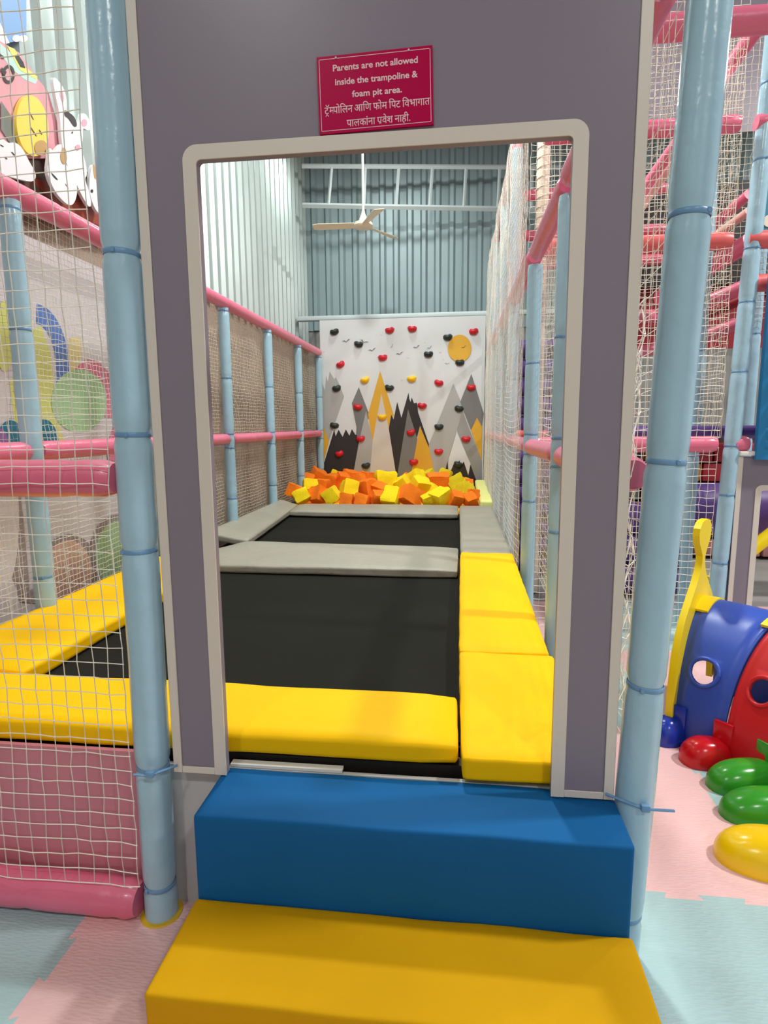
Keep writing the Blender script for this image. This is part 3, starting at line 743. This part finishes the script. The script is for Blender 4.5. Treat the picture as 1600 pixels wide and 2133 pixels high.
# ================================================================== LEFT FENCE
LP = [(1.07, 'first'), (2.27, 'second'), (3.50, 'third'), (4.68, 'fourth'), (5.88, 'fifth'), (7.0, 'sixth')]
for y, o in LP:
    lab = {'first': 'pale blue post of the left fence seen through the front netting', 'second': 'second pale blue post of the left fence counted from the front',
           'third': 'nearest pale blue post of the left fence seen through the doorway', 'fourth': 'second pale blue post of the left fence seen through the doorway',
           'fifth': 'third pale blue post of the left fence, beside the foam pit', 'sixth': 'last pale blue post of the left fence beside the climbing wall'}[o]
    zb_ = [1.36, 1.83, 1.24, 0.8, 2.38] if y > 2 else [1.24, 1.86, 0.72, 2.37]
    post(XF, y, 0.0 if y < 5 else 0.0, 2.405, lab, zb_, seed=int(y*10), r=0.046)
rail((XF, -0.02, 2.45), (XF, 7.05, 2.45), 'long pink top rail of the left fence', r=0.05, seams=(0.2, 0.37, 0.55, 0.7, 0.85), seed=4)
ys = [0.0]+[p[0] for p in LP]
for k in range(len(ys)-1):
    nm = ('nearest', 'second', 'third', 'fourth', 'fifth', 'last')[k]
    rail((XF, ys[k]+.045, 1.315), (XF, ys[k+1]-.045, 1.315), '%s pink middle rail of the left fence counted from the front' % nm, r=0.046, seed=k+2, group='middle rails of the left fence')
for k in range(len(ys)-1):
    nm = ('nearest', 'second', 'third', 'fourth', 'fifth', 'farthest')[k]
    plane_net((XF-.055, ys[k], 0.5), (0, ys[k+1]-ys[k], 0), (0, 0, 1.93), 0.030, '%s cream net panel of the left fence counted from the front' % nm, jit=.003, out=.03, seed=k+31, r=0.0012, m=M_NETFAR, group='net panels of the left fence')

# ================================================================== FRONT LEFT BAY
rail((-2.05, 0.0, 1.287), (-0.897, 0.0, 1.287), 'pink middle rail in front of the left netting bay', r=0.05, seams=(0.9,), seed=21)
rail((-2.1, -0.02, 0.068), (-0.905, -0.02, 0.055), 'pink padded roll on the floor under the front left netting', r=0.054, seams=(0.72, 0.95), seed=23, name='floor_roll')
plane_net((-2.05, -0.055, 0.125), (1.165, 0.0, 0), (0, 0.0, 2.7), 0.0445, 'near white knotted net left of the gate post', jit=.0022, out=.02, seed=5, r=0.0015, knots=0.0031)

# ================================================================== LEFT WALL MURALS
def lm(x, y, k=0): return atX(x, y, XL+0.06+0.0006*k)
LW = XL+0.04
t = thing('mural_panel', 'pale lilac wall panel printed with pastel arches and balloons behind the left fence', 'mural', (LW, 1.6, 0.4))
obj('panel', newbox(XL+.002, XL+0.06, 0.3, 3.2, 0.30, 2.44), mat('pale_lilac_print', srgb(206, 198, 202), 0.45, vary=0.03), t)
PM = [mat('print_blue', srgb(92, 124, 188), .45), mat('print_lemon', srgb(206, 208, 120), .45), mat('print_sand', srgb(214, 196, 140), .45), mat('print_rose', srgb(214, 120, 148), .45),
      mat('print_leaf', srgb(160, 196, 150), .45), mat('print_teal', srgb(36, 116, 142), .45), mat('print_violet', srgb(142, 100, 160), .45), mat('print_peach', srgb(214, 176, 160), .45), mat('print_ground', srgb(150, 138, 140), .5), mat('print_pale', srgb(216, 208, 208), .5)]
bm = bmesh.new(); k = 1
def ring(cx, cy, r0, r1, q0, q1, a0, a1, n=22):
    return ell(cx, cy, r0, r1, n, a0, a1)+ell(cx, cy, q0, q1, n, a0, a1)[::-1]
for mi, poly in ((1, [(60,690),(85,680),(104,730),(120,860),(140,950),(40,960),(20,800)]),
                 (2, [(146,703),(168,703),(170,740),(158,780),(140,770)]),
                 (0, ring(72, 778, 73, 145, 46, 105, -1.5, .62)),
                 (3, [(150,775),(178,748),(205,752),(240,790),(250,870),(220,870),(170,800)]),
                 (4, ell(165, 835, 58, 66, 26)),
                 (1, ell(10, 700, 20, 75, 20)),
                 (5, ell(92, 935, 32, 62, 20)), (5, ell(22, 930, 32, 55, 20)), (6, ell(-4, 935, 24, 45, 16)), (3, [(222,930),(240,880),(262,960),(225,960)]),
                 (8, [(0,1250),(0,1000),(40,985),(62,1230),(260,1110),(262,1190),(110,1260)]),
                 (9, ell(0, 1080, 40, 160, 20)), (9, ell(0, 1290, 42, 105, 20)),
                 (8, ell(145, 1190, 60, 78, 24)), (7, ell(143, 1195, 50, 70, 24)),
                 (8, ell(250, 1150, 62, 80, 24)), (4, ell(253, 1155, 55, 72, 24))):
    pts = [lm(x, y, k) for x, y in poly]; k += 1
    flat(bm, [p for p in pts], mi)
bmesh.ops.triangulate(bm, faces=bm.faces[:], ngon_method='EAR_CLIP')
for f in bm.faces:
    f.normal_update()
    if f.normal.x < 0: f.normal_flip()
obj('printed_shapes', bm, PM, t, 0)

t = thing('cutout_mural', 'storybook cut-out board with pink cottage, yellow egg and white rabbits on the left wall', 'mural', (XL+.05, 1.9, 2.45))
def cut(name, pieces, th, x_off, parent=None):
    smooth = name in ('rabbit', 'egg')
    """pieces: (material index, polygon in the wall plane) laid as one board"""
    bm = bmesh.new()
    for j, (mi, poly) in enumerate(pieces):
        if smooth and len(poly) < 60:
            for _ in range(2):
                poly = [q for a, b in zip(poly, poly[1:]+poly[:1]) for q in ((a[0]*.75+b[0]*.25, a[1]*.75+b[1]*.25), (a[0]*.25+b[0]*.75, a[1]*.25+b[1]*.75))]
        pts = [atX(x, y, XL+x_off+th) + Vector((0.0008*j, 0, 0)) for x, y in poly]
        if j == 0: prism(bm, pts, (-th, 0, 0), mi)
        else: flat(bm, pts, mi)
    bmesh.ops.triangulate(bm, faces=bm.faces[:], ngon_method='EAR_CLIP')
    for f in bm.faces:
        f.normal_update()
        if abs(f.normal.x) > .9 and f.calc_center_median().x > XL+x_off+th*.6 and f.normal.x < 0: f.normal_flip()
    return obj(name, bm, CMs, parent or t, 0)
CMs = [mat('print_sky', srgb(120, 162, 214), .45), mat('print_pink_roof', srgb(226, 158, 168), .45), mat('print_white', srgb(238, 236, 240), .45), mat('print_egg', srgb(250, 214, 90), .45), mat('print_brown', srgb(92, 60, 48), .5),
       mat('print_black', srgb(40, 30, 32), .5), mat('print_mint', srgb(190, 222, 214), .45), mat('print_lime', srgb(226, 226, 110), .45), mat('print_grey', srgb(120, 124, 116), .5), mat('print_rosebud', srgb(226, 160, 180), .5), mat('print_gold', srgb(190, 150, 90), .5), mat('print_rust', srgb(150, 66, 46), .5)]
cut('sky_board', [(0, [(-60,-60),(55,-40),(55,82),(22,88),(-60,80)]), (2, [(-60,30),(0,48),(20,90),(-60,95)]), (2, ell(34, 80, 9, 7)), (2, ell(48, 80, 9, 7))], .02, .05)
cut('ground_board', [(4, [(-60,330),(60,330),(130,320),(240,400),(250,500),(-60,420)]), (11, [(60,370),(120,380),(240,440),(250,490),(120,430)])], .02, .05)
cut('cottage', [(1, [(-60,20),(0,85),(40,110),(75,160),(100,190),(118,250),(128,300),(120,330),(60,330),(-60,330)]),
                (6, [(0,90),(22,110),(70,160),(78,165),(74,175),(50,165),(20,140),(0,110)]), (7, [(14,95),(30,102),(52,140),(78,160),(75,165),(40,145)]), (5, [(30,118),(36,112),(48,130),(52,142),(42,140)]),
                (5, ring(17, 155, 13, 20, 8, 13, 0, 6.2)), (5, [(-2,112),(8,118),(6,124),(-2,118)]), (5, [(2,140),(12,150),(8,160),(0,148)]),
                (8, [(0,210),(20,240),(36,295),(20,300),(0,270)])], .03, .06)
cut('egg', [(3, ell(68, 262, 33, 64, 32, rot=-.12)), (5, [(60,233),(62,233),(71,250),(69,251)]), (5, [(62,264),(64,264),(77,284),(75,285)]), (5, [(80,270),(82,270),(88,280),(86,281)]), (10, ell(85, 308, 14, 16, 18))], .02, .095)
cut('rabbit', [(2, [(-40,300),(0,285),(20,300),(32,295),(48,310),(60,335),(75,360),(74,375),(60,380),(-40,350)]), (5, [(0,300),(8,305),(7,307),(0,303)]), (5, [(24,315),(32,324),(31,326),(23,318)]), (5, [(10,326),(15,331),(14,333),(9,328)])], .02, .10)
cut('rabbit', [(2, [(110,165),(114,160),(125,172),(135,188),(140,215),(138,232),(150,238),(162,262),(166,250),(170,235),(180,238),(188,255),(189,270),(182,272),(172,265),(173,290),(168,310),(178,335),(182,365),(176,372),(186,400),(191,428),(185,432),(172,410),(160,385),(150,360),(135,335),(128,290),(125,240),(116,200)]),
               (9, [(123,190),(130,188),(134,205),(131,215),(126,208)]), (9, ell(175, 256, 6, 8)), (5, [(133,228),(140,232),(155,243),(161,262),(154,266),(142,246),(134,242)]), (5, ell(150, 276, 1.5, 2.5, 8)), (9, ell(161, 307, 5, 6))], .02, .10)
cut('rabbit', [(2, [(102,330),(104,305),(112,318),(122,305),(130,298),(126,330),(140,345),(156,362),(162,395),(157,420),(147,430),(130,418),(112,395),(98,360)]), (5, [(105,358),(112,364),(121,374),(119,376),(110,368)]), (5, [(134,380),(142,391),(144,394),(138,388)]), (10, [(128,310),(136,305),(140,335),(132,345),(124,330)])], .02, .125)
cut('rabbit', [(2, [(190,350),(196,340),(202,360),(212,380),(214,450),(200,440),(188,410),(186,380)]), (10, [(192,340),(198,345),(202,372),(196,374)]), (5, ell(191, 398, 3, 4, 8)), (5, ell(208, 412, 3, 5, 8))], .02, .10)

# ================================================================== RIGHT FENCE
RPs = [(1.18, 2.34), (2.25, 2.34), (3.55, 3.52), (4.75, 3.52), (5.95, 3.52), (7.02, 3.52)]
RLAB = ('nearest pale blue post of the right fence just inside the gate', 'second pale blue post of the right fence with a pink rail at its top', 'third tall pale blue post of the right fence behind white netting',
        'fourth tall pale blue post of the right fence behind white netting', 'fifth tall pale blue post of the right fence beside the foam pit', 'last tall pale blue post of the right fence by the climbing wall')
for k, (y, zt_) in enumerate(RPs): post(XR+(.0 if k != 0 else .0), y, 0.0, zt_, RLAB[k], [0.95, 1.24, 1.36, 1.78, 2.3][:4 if zt_ < 3 else 5], seed=50+k, r=0.044)
ry = [0.05]+[p[0] for p in RPs]
for k in range(6):
    nm = ('nearest', 'second', 'third', 'fourth', 'fifth', 'last')[k]
    rail((XR, ry[k]+.05, 1.29), (XR, ry[k+1]-.05, 1.285), '%s pink middle rail of the right fence counted from the gate' % nm, r=0.046, seed=k+70, group='middle rails of the right fence')
    rail((XR, ry[k]+.03, 2.40), (XR, ry[k+1]-.03, 2.40), '%s pink upper rail of the right fence counted from the gate' % nm, r=0.047, seed=k+80, m=M_PINKFOAM, group='upper rails of the right fence')
for k in range(3, 6):
    rail((XR, ry[k]+.03, 3.56), (XR, ry[k+1]-.03, 3.56), '%s pink top rail high above the right fence counted from the gate' % ('nearest', 'second', 'third')[k-3], r=0.045, seed=k+90, group='high rails of the right fence')
for k in range(6):
    nm = ('nearest', 'second', 'third', 'fourth', 'fifth', 'farthest')[k]
    plane_net((XR+.055 if k < 2 else XR-.058, ry[k]-(0 if k else .02), 0.52), (0.0, ry[k+1]-ry[k], 0), (0, 0, 1.9), 0.05 if k == 0 else 0.043, '%s white net panel of the right fence counted from the gate' % nm, jit=.0014, out=.008, sag=.035, seed=k+101, r=0.0012, group='net panels of the right fence')
    if k >= 2:
        plane_net((XR-.056, ry[k], 2.42), (0, ry[k+1]-ry[k], 0), (0, 0, 1.14), 0.042, '%s upper white net panel above the right fence counted from the gate' % ('first', 'second', 'third', 'fourth')[k-2], jit=.002, out=.02, sag=.02, seed=k+131, r=0.0014, group='upper net panels of the right fence')

# ================================================================== PLAY FRAME ON THE RIGHT
post(1.64, 2.4, 0.0, 3.9, 'pale blue corner post of the play frame left of the blue quilted pad', [0.55, 0.98, 1.28, 1.72, 2.12, 2.42, 2.9, 3.3], lean=(0.10, 0), seed=61)
post(1.62, 2.86, 0.0, 2.95, 'slim pale blue post just right of the right gate post behind netting', [1.2, 1.9], seed=62, r=0.042)
post(2.29, 3.6, 0.0, 3.9, 'pale blue post behind the blue quilted pad', [1.3, 2.1], seed=63)
wrapped = post(0.655, 3.6, 0.0, 4.6, 'cream net-wrapped tall post behind the right fence', [], seed=64, r=0.05, m=mat('cream_wrapped_sleeve', srgb(238, 218, 200), .4))
bm = bmesh.new()
pts = [(0.655+.053*math.cos(a*.5), 3.6+.053*math.sin(a*.5), 2.1+a*.0058) for a in range(0, 420)]
tube(bm, pts, 0.003, 4); obj('lacing_cord', bm, M_NETFAR, wrapped)
for z, m_, lab in ((3.10, M_PINKFOAM, 'second highest pink rail across the play frame'), (2.47, M_ORANGE, 'coral pink rail across the play frame'), (1.29, M_PINKFOAM, 'lowest pink rail across the play frame')):
    rail((XR+.05, 2.4, z), (1.58, 2.4, z), lab+' left of the corner post', r=0.05, m=m_, seed=int(z*10))
    rail((1.67, 2.4, z), (1.76 if z < 2 else 2.9, 2.4, z), lab+' right of the corner post', r=0.05, m=m_, seed=int(z*10)+1)
rail((0.58, 1.3, 3.0), (2.2, 1.3, 3.0), 'topmost pink rail at the upper right corner of the picture', r=.05, seed=77)
rail((0.5, .08, 2.86), (0.52, 1.22, 2.93), 'deep pink rail high up between the gate and the right post', r=.05, seed=78)
rail((1.70, 2.46, 2.24), (2.9, 2.46, 2.24), 'salmon rail just above the blue quilted pad', r=0.05, m=M_ORANGE, seed=9)
rail((0.6, 2.62, 1.365), (2.2, 2.62, 1.36), 'purple padded rail behind the lowest pink rail', r=0.04, m=M_PURPLE, seed=12)
for z, lab, m_ in ((3.21, 'upper pink cross rail behind the right fence', M_PINKFOAM), (2.91, 'bright pink cross rail behind the right fence', M_PINKFOAM), (2.81, 'coral cross rail behind the right fence', M_ORANGE), (2.69, 'lower pink cross rail behind the right fence', M_PINKFOAM)):
    rail((XR+.06 if z != 2.81 else .74, 3.64, z), (1.6, 3.64, z), lab, r=0.042, m=m_, seed=int(z*7))
plane_net((0.5, 2.36, 1.33), (1.08, 0, 0), (0, 0, 2.4), 0.044, 'white net of the play frame between fence and corner post', jit=.004, out=.02, seed=201, r=0.0017)
plane_net((0.5, 2.36, 0.12), (1.08, 0, 0), (0, 0, 1.15), 0.044, 'white net below the lowest pink rail of the play frame', jit=.004, out=.02, seed=203, r=0.0017)
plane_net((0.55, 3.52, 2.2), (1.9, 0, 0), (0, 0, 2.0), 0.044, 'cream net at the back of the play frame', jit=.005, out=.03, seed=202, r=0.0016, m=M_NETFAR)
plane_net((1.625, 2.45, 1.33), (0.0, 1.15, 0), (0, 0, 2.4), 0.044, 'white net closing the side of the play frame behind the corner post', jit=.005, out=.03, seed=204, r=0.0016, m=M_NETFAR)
# loose folds of netting laced to the right gate post
def fold(i, j):
    z = 0.62+j*0.052; return np.array([0.44+0.018*i-0.012*math.cos(j*1.57+i), 0.10+0.05*i+0.012*math.sin(j*1.3+i*2), z+0.012*math.sin(i*2.1)+0.01*(j % 2)*(1 if i % 2 else -1)])
net(fold, 3, 21, 'loose white net folds hanging between gate and right post', r=0.0017, knots=.003)

# curved pink tubes of the spiral climber
def dtube(pxs, Y, r, label, m=None):
    P_ = [atY(x, y, Y) for x, y in pxs]; bm = bmesh.new(); n = 14
    a = P_[0]; b = P_[-1]; pts = []
    for i in range(n+1):
        f = i/n; p = a.lerp(b, f)
        if len(P_) == 3: p = a*(1-f)**2+P_[1]*2*f*(1-f)+b*f*f
        pts.append(p+Vector((0, 0.25*math.sin(math.pi*f), 0)))
    tube(bm, pts, r, 16); return tag(obj('climber_tube', bm, m or M_PINKFOAM), label, 'tube')
M_PALEP = mat('pale_peach_sleeve', srgb(232, 186, 176), .4)
dtube([(1495,175),(1600,30)], 3.05, .05, 'steep pink tube at the top right inside the play frame')
dtube([(1300,480),(1352,378),(1420,285)], 3.05, .04, 'pink tube slanting up between gate and right post')
dtube([(1300,510),(1352,405),(1420,315)], 3.2, .035, 'pale peach tube beneath the slanting pink tube', M_PALEP)
dtube([(1480,480),(1560,405)], 3.05, .035, 'short pink tube rising to the corner post')
dtube([(1478,500),(1560,440)], 3.25, .03, 'pale peach tube rising to the corner post', M_PALEP)
dtube([(1380,620),(1470,562),(1560,505)], 3.1, .062, 'thick pink tube under the coral rail')
dtube([(1310,660),(1450,640),(1560,592)], 3.0, .045, 'pink spiral tube, upper of the three below the black sheet')
dtube([(1310,690),(1450,670),(1560,618)], 3.15, .035, 'dark pink spiral tube, middle of the three below the black sheet', M_DRED)
dtube([(1310,735),(1450,712),(1560,665)], 3.0, .04, 'pink spiral tube, lowest of the three below the black sheet')
tag(obj('black_sheet', newbox(0.9, 3.2, 3.95, 3.99, 2.55, 3.35), M_BLACKV), 'black vinyl sheet behind the spiral tubes', 'sheet')
tag(obj('red_sheet', newbox(0.9, 3.2, 4.05, 4.09, 2.05, 2.58), M_DRED), 'dark red vinyl sheet below the black one', 'sheet')
# lilac sheet high up at the right
tag(obj('lilac_board', newbox(0.75, 3.2, 4.4, 4.43, 3.9, 5.2), M_LILAC), 'plain lilac board high up behind the play frame', 'board')

# purple roller stack behind the right fence
def rollers(x0, x1, y, z0, n, pitch, lab):
    t = thing('roller_stack', lab, 'rollers', ((x0+x1)/2, y, z0-pitch/2))
    for k in range(n):
        bm = bmesh.new(); z = z0+k*pitch
        tube(bm, [(x0, y, z), (x0+.01, y, z), (x1-.02, y, z), (x1, y, z)], [pitch*.38, pitch*.49, pitch*.49, pitch*.36], 18); obj('roller', bm, M_PURPLE, t, 40)
    return t
rollers(0.53, 1.4, 4.25, 1.42, 5, 0.17, 'stack of purple rollers above the coral band behind the right fence')
rollers(0.53, 1.4, 4.25, 0.10, 7, 0.17, 'stack of purple rollers below the coral band behind the right fence')
rail((0.52, 4.2, 1.325), (1.4, 4.2, 1.325), 'coral band between the two purple roller stacks', r=0.045, m=M_ORANGE, seed=33)
rollers(1.1, 1.86, 3.62, 0.13, 3, 0.26, 'low stack of large purple rollers beside the caterpillar plate')
# coloured padded steps in the dark beyond
t = thing('padded_blocks', 'dark wall of red, brown and orange padded blocks beyond the play frame net', 'blocks', (2.4, 5.0, 0.0))
obj('backing', newbox(1.3, 3.6, 5.2, 5.25, -0.014, 1.35), mat('dark_brown_backing', srgb(60, 48, 42), .7), t)
random.seed(9); BMs = [M_DRED, mat('brown_vinyl', srgb(104, 72, 40), .5), mat('ochre_vinyl', srgb(176, 112, 30), .5), mat('slate_vinyl', srgb(84, 92, 96), .5), M_BLACKV, mat('dusty_pink_vinyl', srgb(170, 120, 116), .5)]
for r_ in range(6):
    for c_ in range(6):
        x = 1.5+c_*.34+(r_ % 2)*.1; z = 0.02+r_*.2
        obj('block', newbox(x, x+.32, 5.05-.02*r_, 5.2, z, z+.19, .02), BMs[(5 if r_ == 0 else random.choice((0, 0, 1, 2, 3, 4, 4)))], t)

# small lilac gate, quilted pad, teal board
gate(1.70, 2.95, 0.0, 1.215, 1.845, 2.6, 1.01, 2.37, 'small lilac gate panel at the right under the blue quilted pad', et=.03, legs_bottom=False)
obj_ = tag(obj('cap_strip', newbox(1.70, 1.8, 2.34, 2.40, 1.222, 1.248, .004), M_WHITE), 'white capping strip on the small lilac gate', 'strip')
bm = bmesh.new(); nx, nz = 110, 120; x0, x1, z0, z1, yy = 1.78, 2.9, 1.20, 2.30, 2.32
g = []
for i in range(nx+1):
    row = []
    for j in range(nz+1):
        u, v = i/nx, j/nz
        a = abs(math.sin(math.pi*(u*5+v*7))); b = abs(math.sin(math.pi*(u*5-v*7)))
        d = 0.055*(a*b)**.8 if 0.04 < u and 0.06 < v < .94 else 0.012*min(u/.04, 1)
        row.append(bm.verts.new((x0+(x1-x0)*u, yy-d, z0+(z1-z0)*v)))
    g.append(row)
for i in range(nx):
    for j in range(nz): bm.faces.new([g[i][j], g[i+1][j], g[i+1][j+1], g[i][j+1]])
ed = [e for e in bm.edges if e.is_boundary]
r_ = bmesh.ops.extrude_edge_only(bm, edges=ed)
for v in [q for q in r_['geom'] if isinstance(q, bmesh.types.BMVert)]: v.co.y = yy+.04
bmesh.ops.recalc_face_normals(bm, faces=bm.faces[:])
tag(obj('quilted_pad', bm, M_QUILT, None, 60), 'blue quilted pad mounted above the small lilac gate', 'pad')
t = thing('teal_board', 'teal board with a cream dot above the coral rail at the right edge', 'board', (2.2, 2.5, 2.55))
obj('board', newbox(1.72, 2.9, 2.48, 2.5, 2.54, 3.05), M_TEAL, t)
bm = bmesh.new(); c = atY(1603, 460, 2.478); prism(bm, [(c.x+.035*math.cos(a*.26), 2.478, c.z+.035*math.sin(a*.26)) for a in range(24)], (0, -.002, 0)); obj('dot', bm, M_CREAM, t, 0)
rail((1.9, 3.1, 0.25), (2.9, 3.3, 1.05), 'yellow tube slanting inside the small lilac gate', r=.05, m=M_TYEL, seed=3)
rail((1.85, 3.5, 0.75), (3.2, 3.5, 0.75), 'purple bolster inside the small lilac gate', r=.2, m=M_PURPLE, seed=3)

# ================================================================== CATERPILLAR TUNNEL
FR = [((.985, 1.2), 54), ((1.14, 1.04), 27), ((1.245, .84), 5), ((1.28, .62), -12), ((1.25, .40), -28)]     # hoop joints: inner foot point and direction across
W_, H_ = 0.66, 0.58
def hood_pt(k, t, a, o=0.0):
    (A, p), (B, q) = FR[k], FR[k+1]; ph = math.radians(p*(1-t)+q*t); c = W_/2-(W_/2+o)*math.cos(a)
    return Vector((A[0]*(1-t)+B[0]*t+c*math.cos(ph), A[1]*(1-t)+B[1]*t+c*math.sin(ph), (H_+o)*math.sin(a)))
ct = thing('caterpillar_tunnel', 'caterpillar crawl tunnel of blue and red plastic hoops with coloured feet', 'play tunnel', (1.25, 1.2, 0))
def hood(k, m, name, hole=None, hr=0.058):
    bm = bmesh.new(); na, ns = 72, 24; t0, t1 = 0.02, 0.98
    def off(t):
        e = min(t-t0, t1-t); return 0.008*min(1, max(0, (e-.09)/.05))
    V = {}
    def vert(i, j):
        if (i, j) not in V:
            t = t0+(t1-t0)*j/ns; V[(i, j)] = bm.verts.new(hood_pt(k, t, math.pi*i/na, off(t)))
        return V[(i, j)]
    blk = None
    if hole:
        e = 1e-3; h0 = hood_pt(k, *hole, .008)
        st = (hood_pt(k, hole[0]+e, hole[1], .008)-h0).length/e; sa = (hood_pt(k, hole[0], hole[1]+e, .008)-h0).length/e
        it, ia = (hole[0]-t0)/(t1-t0)*ns, hole[1]/math.pi*na; dt, da = hr*1.25/st/(t1-t0)*ns, hr*1.25/sa/math.pi*na
        blk = (math.floor(ia-da), math.ceil(ia+da), math.floor(it-dt), math.ceil(it+dt))
    for i in range(na):
        for j in range(ns):
            if blk and blk[0] <= i < blk[1] and blk[2] <= j < blk[3]: continue
            bm.faces.new([vert(i, j), vert(i, j+1), vert(i+1, j+1), vert(i+1, j)])
    if blk:
        a0, a1, b0, b1 = blk
        loop = [(a0, j) for j in range(b0, b1)]+[(i, b1) for i in range(a0, a1)]+[(a1, j) for j in range(b1, b0, -1)]+[(i, b0) for i in range(a1, a0, -1)]
        prev = [vert(*q) for q in loop]
        par = [(t0+(t1-t0)*q[1]/ns-hole[0], math.pi*q[0]/na-hole[1]) for q in loop]
        for f, o_ in ((.55, .009), (.25, .013), (0.0, .012)):
            ring_ = []
            for (u, v) in par:
                x, y = u*st, v*sa; l = math.hypot(x, y); R = hr+(l-hr)*f
                ring_.append(bm.verts.new(hood_pt(k, hole[0]+x/l*R/st, hole[1]+y/l*R/sa, o_)))
            n = len(loop)
            for q in range(n): bm.faces.new([prev[q], prev[(q+1) % n], ring_[(q+1) % n], ring_[q]])
            prev = ring_
    bmesh.ops.recalc_face_normals(bm, faces=bm.faces[:])
    o = obj(name, bm, m, ct, 45)
    sm = o.modifiers.new('thickness', 'SOLIDIFY'); sm.thickness = 0.014; sm.offset = -1
    if hole:
        bm = bmesh.new(); pts = []
        e = 1e-3; dt = (hood_pt(k, hole[0]+e, hole[1], .012)-hood_pt(k, hole[0], hole[1], .012))/e; da = (hood_pt(k, hole[0], hole[1]+e, .012)-hood_pt(k, hole[0], hole[1], .012))/e
        for i in range(33):
            u = 2*math.pi*i/32; R = hr+.007
            pts.append(hood_pt(k, hole[0]+R*math.cos(u)/dt.length, hole[1]+R*math.sin(u)/da.length, .011))
        tube(bm, pts, .010, 8, caps=False); obj('porthole_rim', bm, m, o, 60)
    return o
hood(0, M_TBLUE, 'blue_hoop', (0.46, 0.60), .054)
hood(1, M_TRED, 'red_hoop', (0.46, 0.62), .052)
hood(2, M_TGREEN, 'green_hoop')
hood(3, M_TYEL, 'yellow_hoop')
# face plate with the knobbed antenna at the far end
ph = math.radians(54); N0 = Vector((math.cos(ph), math.sin(ph), 0)); D0 = Vector((math.sin(ph), -math.cos(ph), 0)); P0 = Vector((.985, 1.2, 0))+D0*.012
half = [(-.035,.10),(-.035,.215),(-.024,.31),(-.006,.40),(.030,.48),(.072,.545),(.140,.61),(.212,.677),(.254,.725),(.274,.77),(.272,.80),(.246,.832),(.212,.868),(.198,.905),(.205,.938),(.232,.962),(.265,.971)]
cn = .296
cont = half+[(2*cn-n_, z) for n_, z in half[::-1]]
hole_ = [(W_/2-(W_/2-.05)*math.cos(a), (H_-.05)*math.sin(a)) for a in (math.radians(170-160*i/24) for i in range(25))]
bm = bmesh.new(); prism(bm, [P0+N0*n_+Vector((0, 0, z)) for n_, z in cont+hole_], -D0*0.03); obj('antenna_plate', bm, M_TYEL, ct, 30)
for k, t_ in ((0, .03), (0, .90)):
    bm = bmesh.new(); n = 10; g = []
    for i in range(n+1):
        a = math.radians(70+(104-70)*i/n)
        g.append([bm.verts.new(hood_pt(k, t_, a, .004)), bm.verts.new(hood_pt(k, t_, a, .016)), bm.verts.new(hood_pt(k, t_+.18, a, .016)), bm.verts.new(hood_pt(k, t_+.18, a, .004))])
    for i in range(n):
        for q in range(4): bm.faces.new([g[i][q], g[i][(q+1) % 4], g[i+1][(q+1) % 4], g[i+1][q]])
    bm.faces.new(g[0]); bm.faces.new(g[-1][::-1]); bmesh.ops.recalc_face_normals(bm, faces=bm.faces[:])
    obj('joint_clip', bm, M_TYEL, ct, 30)
def foot(nose, heel, m, w=0.062, h=0.105, tab=None):
    """rounded shoe lying on the floor from heel to nose, with an upright tab against the hoop"""
    a, b = Vector((*heel, 0)), Vector((*nose, 0)); d = (b-a); L = d.length; d.normalize(); n_ = Vector((-d.y, d.x, 0))
    bm = bmesh.new(); nu, nv = 28, 14; c = a.lerp(b, .5); rows = []
    for i in range(nv+1):
        q_ = math.pi/2*i/nv; r = math.cos(q_)**.8 if i < nv else 0.0; z = .012+h*math.sin(q_)**.9
        rows.append([bm.verts.new(c+d*(math.copysign(abs(math.cos(q))**.85, math.cos(q))*L/2*r)+n_*(math.copysign(abs(math.sin(q))**.85, math.sin(q))*w*r)+Vector((0, 0, z))) for q in (2*math.pi*k/nu for k in range(nu))])
    lo = [bm.verts.new(v.co-Vector((0, 0, .012))) for v in rows[0]]
    for k in range(nu): bm.faces.new([lo[k], lo[(k+1) % nu], rows[0][(k+1) % nu], rows[0][k]])
    for i in range(nv):
        for k in range(nu): bm.faces.new([rows[i][k], rows[i][(k+1) % nu], rows[i+1][(k+1) % nu], rows[i+1][k]])
    bm.faces.new(lo[::-1]); bmesh.ops.remove_doubles(bm, verts=bm.verts[:], dist=1e-5); bmesh.ops.recalc_face_normals(bm, faces=bm.faces[:])
    f = obj('foot', bm, m, ct, 60)
    if tab is not None:
        (tx, ty), ang = tab; p = Vector((tx, ty, 0)); X = Vector((math.cos(ang), math.sin(ang), 0)); Y = Vector((-X.y, X.x, 0)); bm = bmesh.new()
        q = [p-X*.04, p+X*.04, p+X*.04+Y*.02, p-X*.04+Y*.02]
        hexa(bm, [v+Vector((0, 0, .165)) for v in q], q, .005, 2); obj('tab', bm, m, f, 30)
    return f
foot((0.893, 1.13), (1.03, 1.215), M_TFBLUE, .068, .10, tab=((0.992, 1.168), -.8))
foot((0.955, 0.99), (1.16, 1.02), M_TFRED, .075, .095, tab=((1.13, 1.03), -.85))
foot((0.995, 0.81), (1.30, .88), M_TGREEN, .08, .09, tab=((1.225, .875), -1.1))
foot((0.970, 0.64), (1.30, .68), M_TGREEN, .078, .088)
foot((0.862, 0.43), (1.24, .36), M_TFYEL, .095, .105)
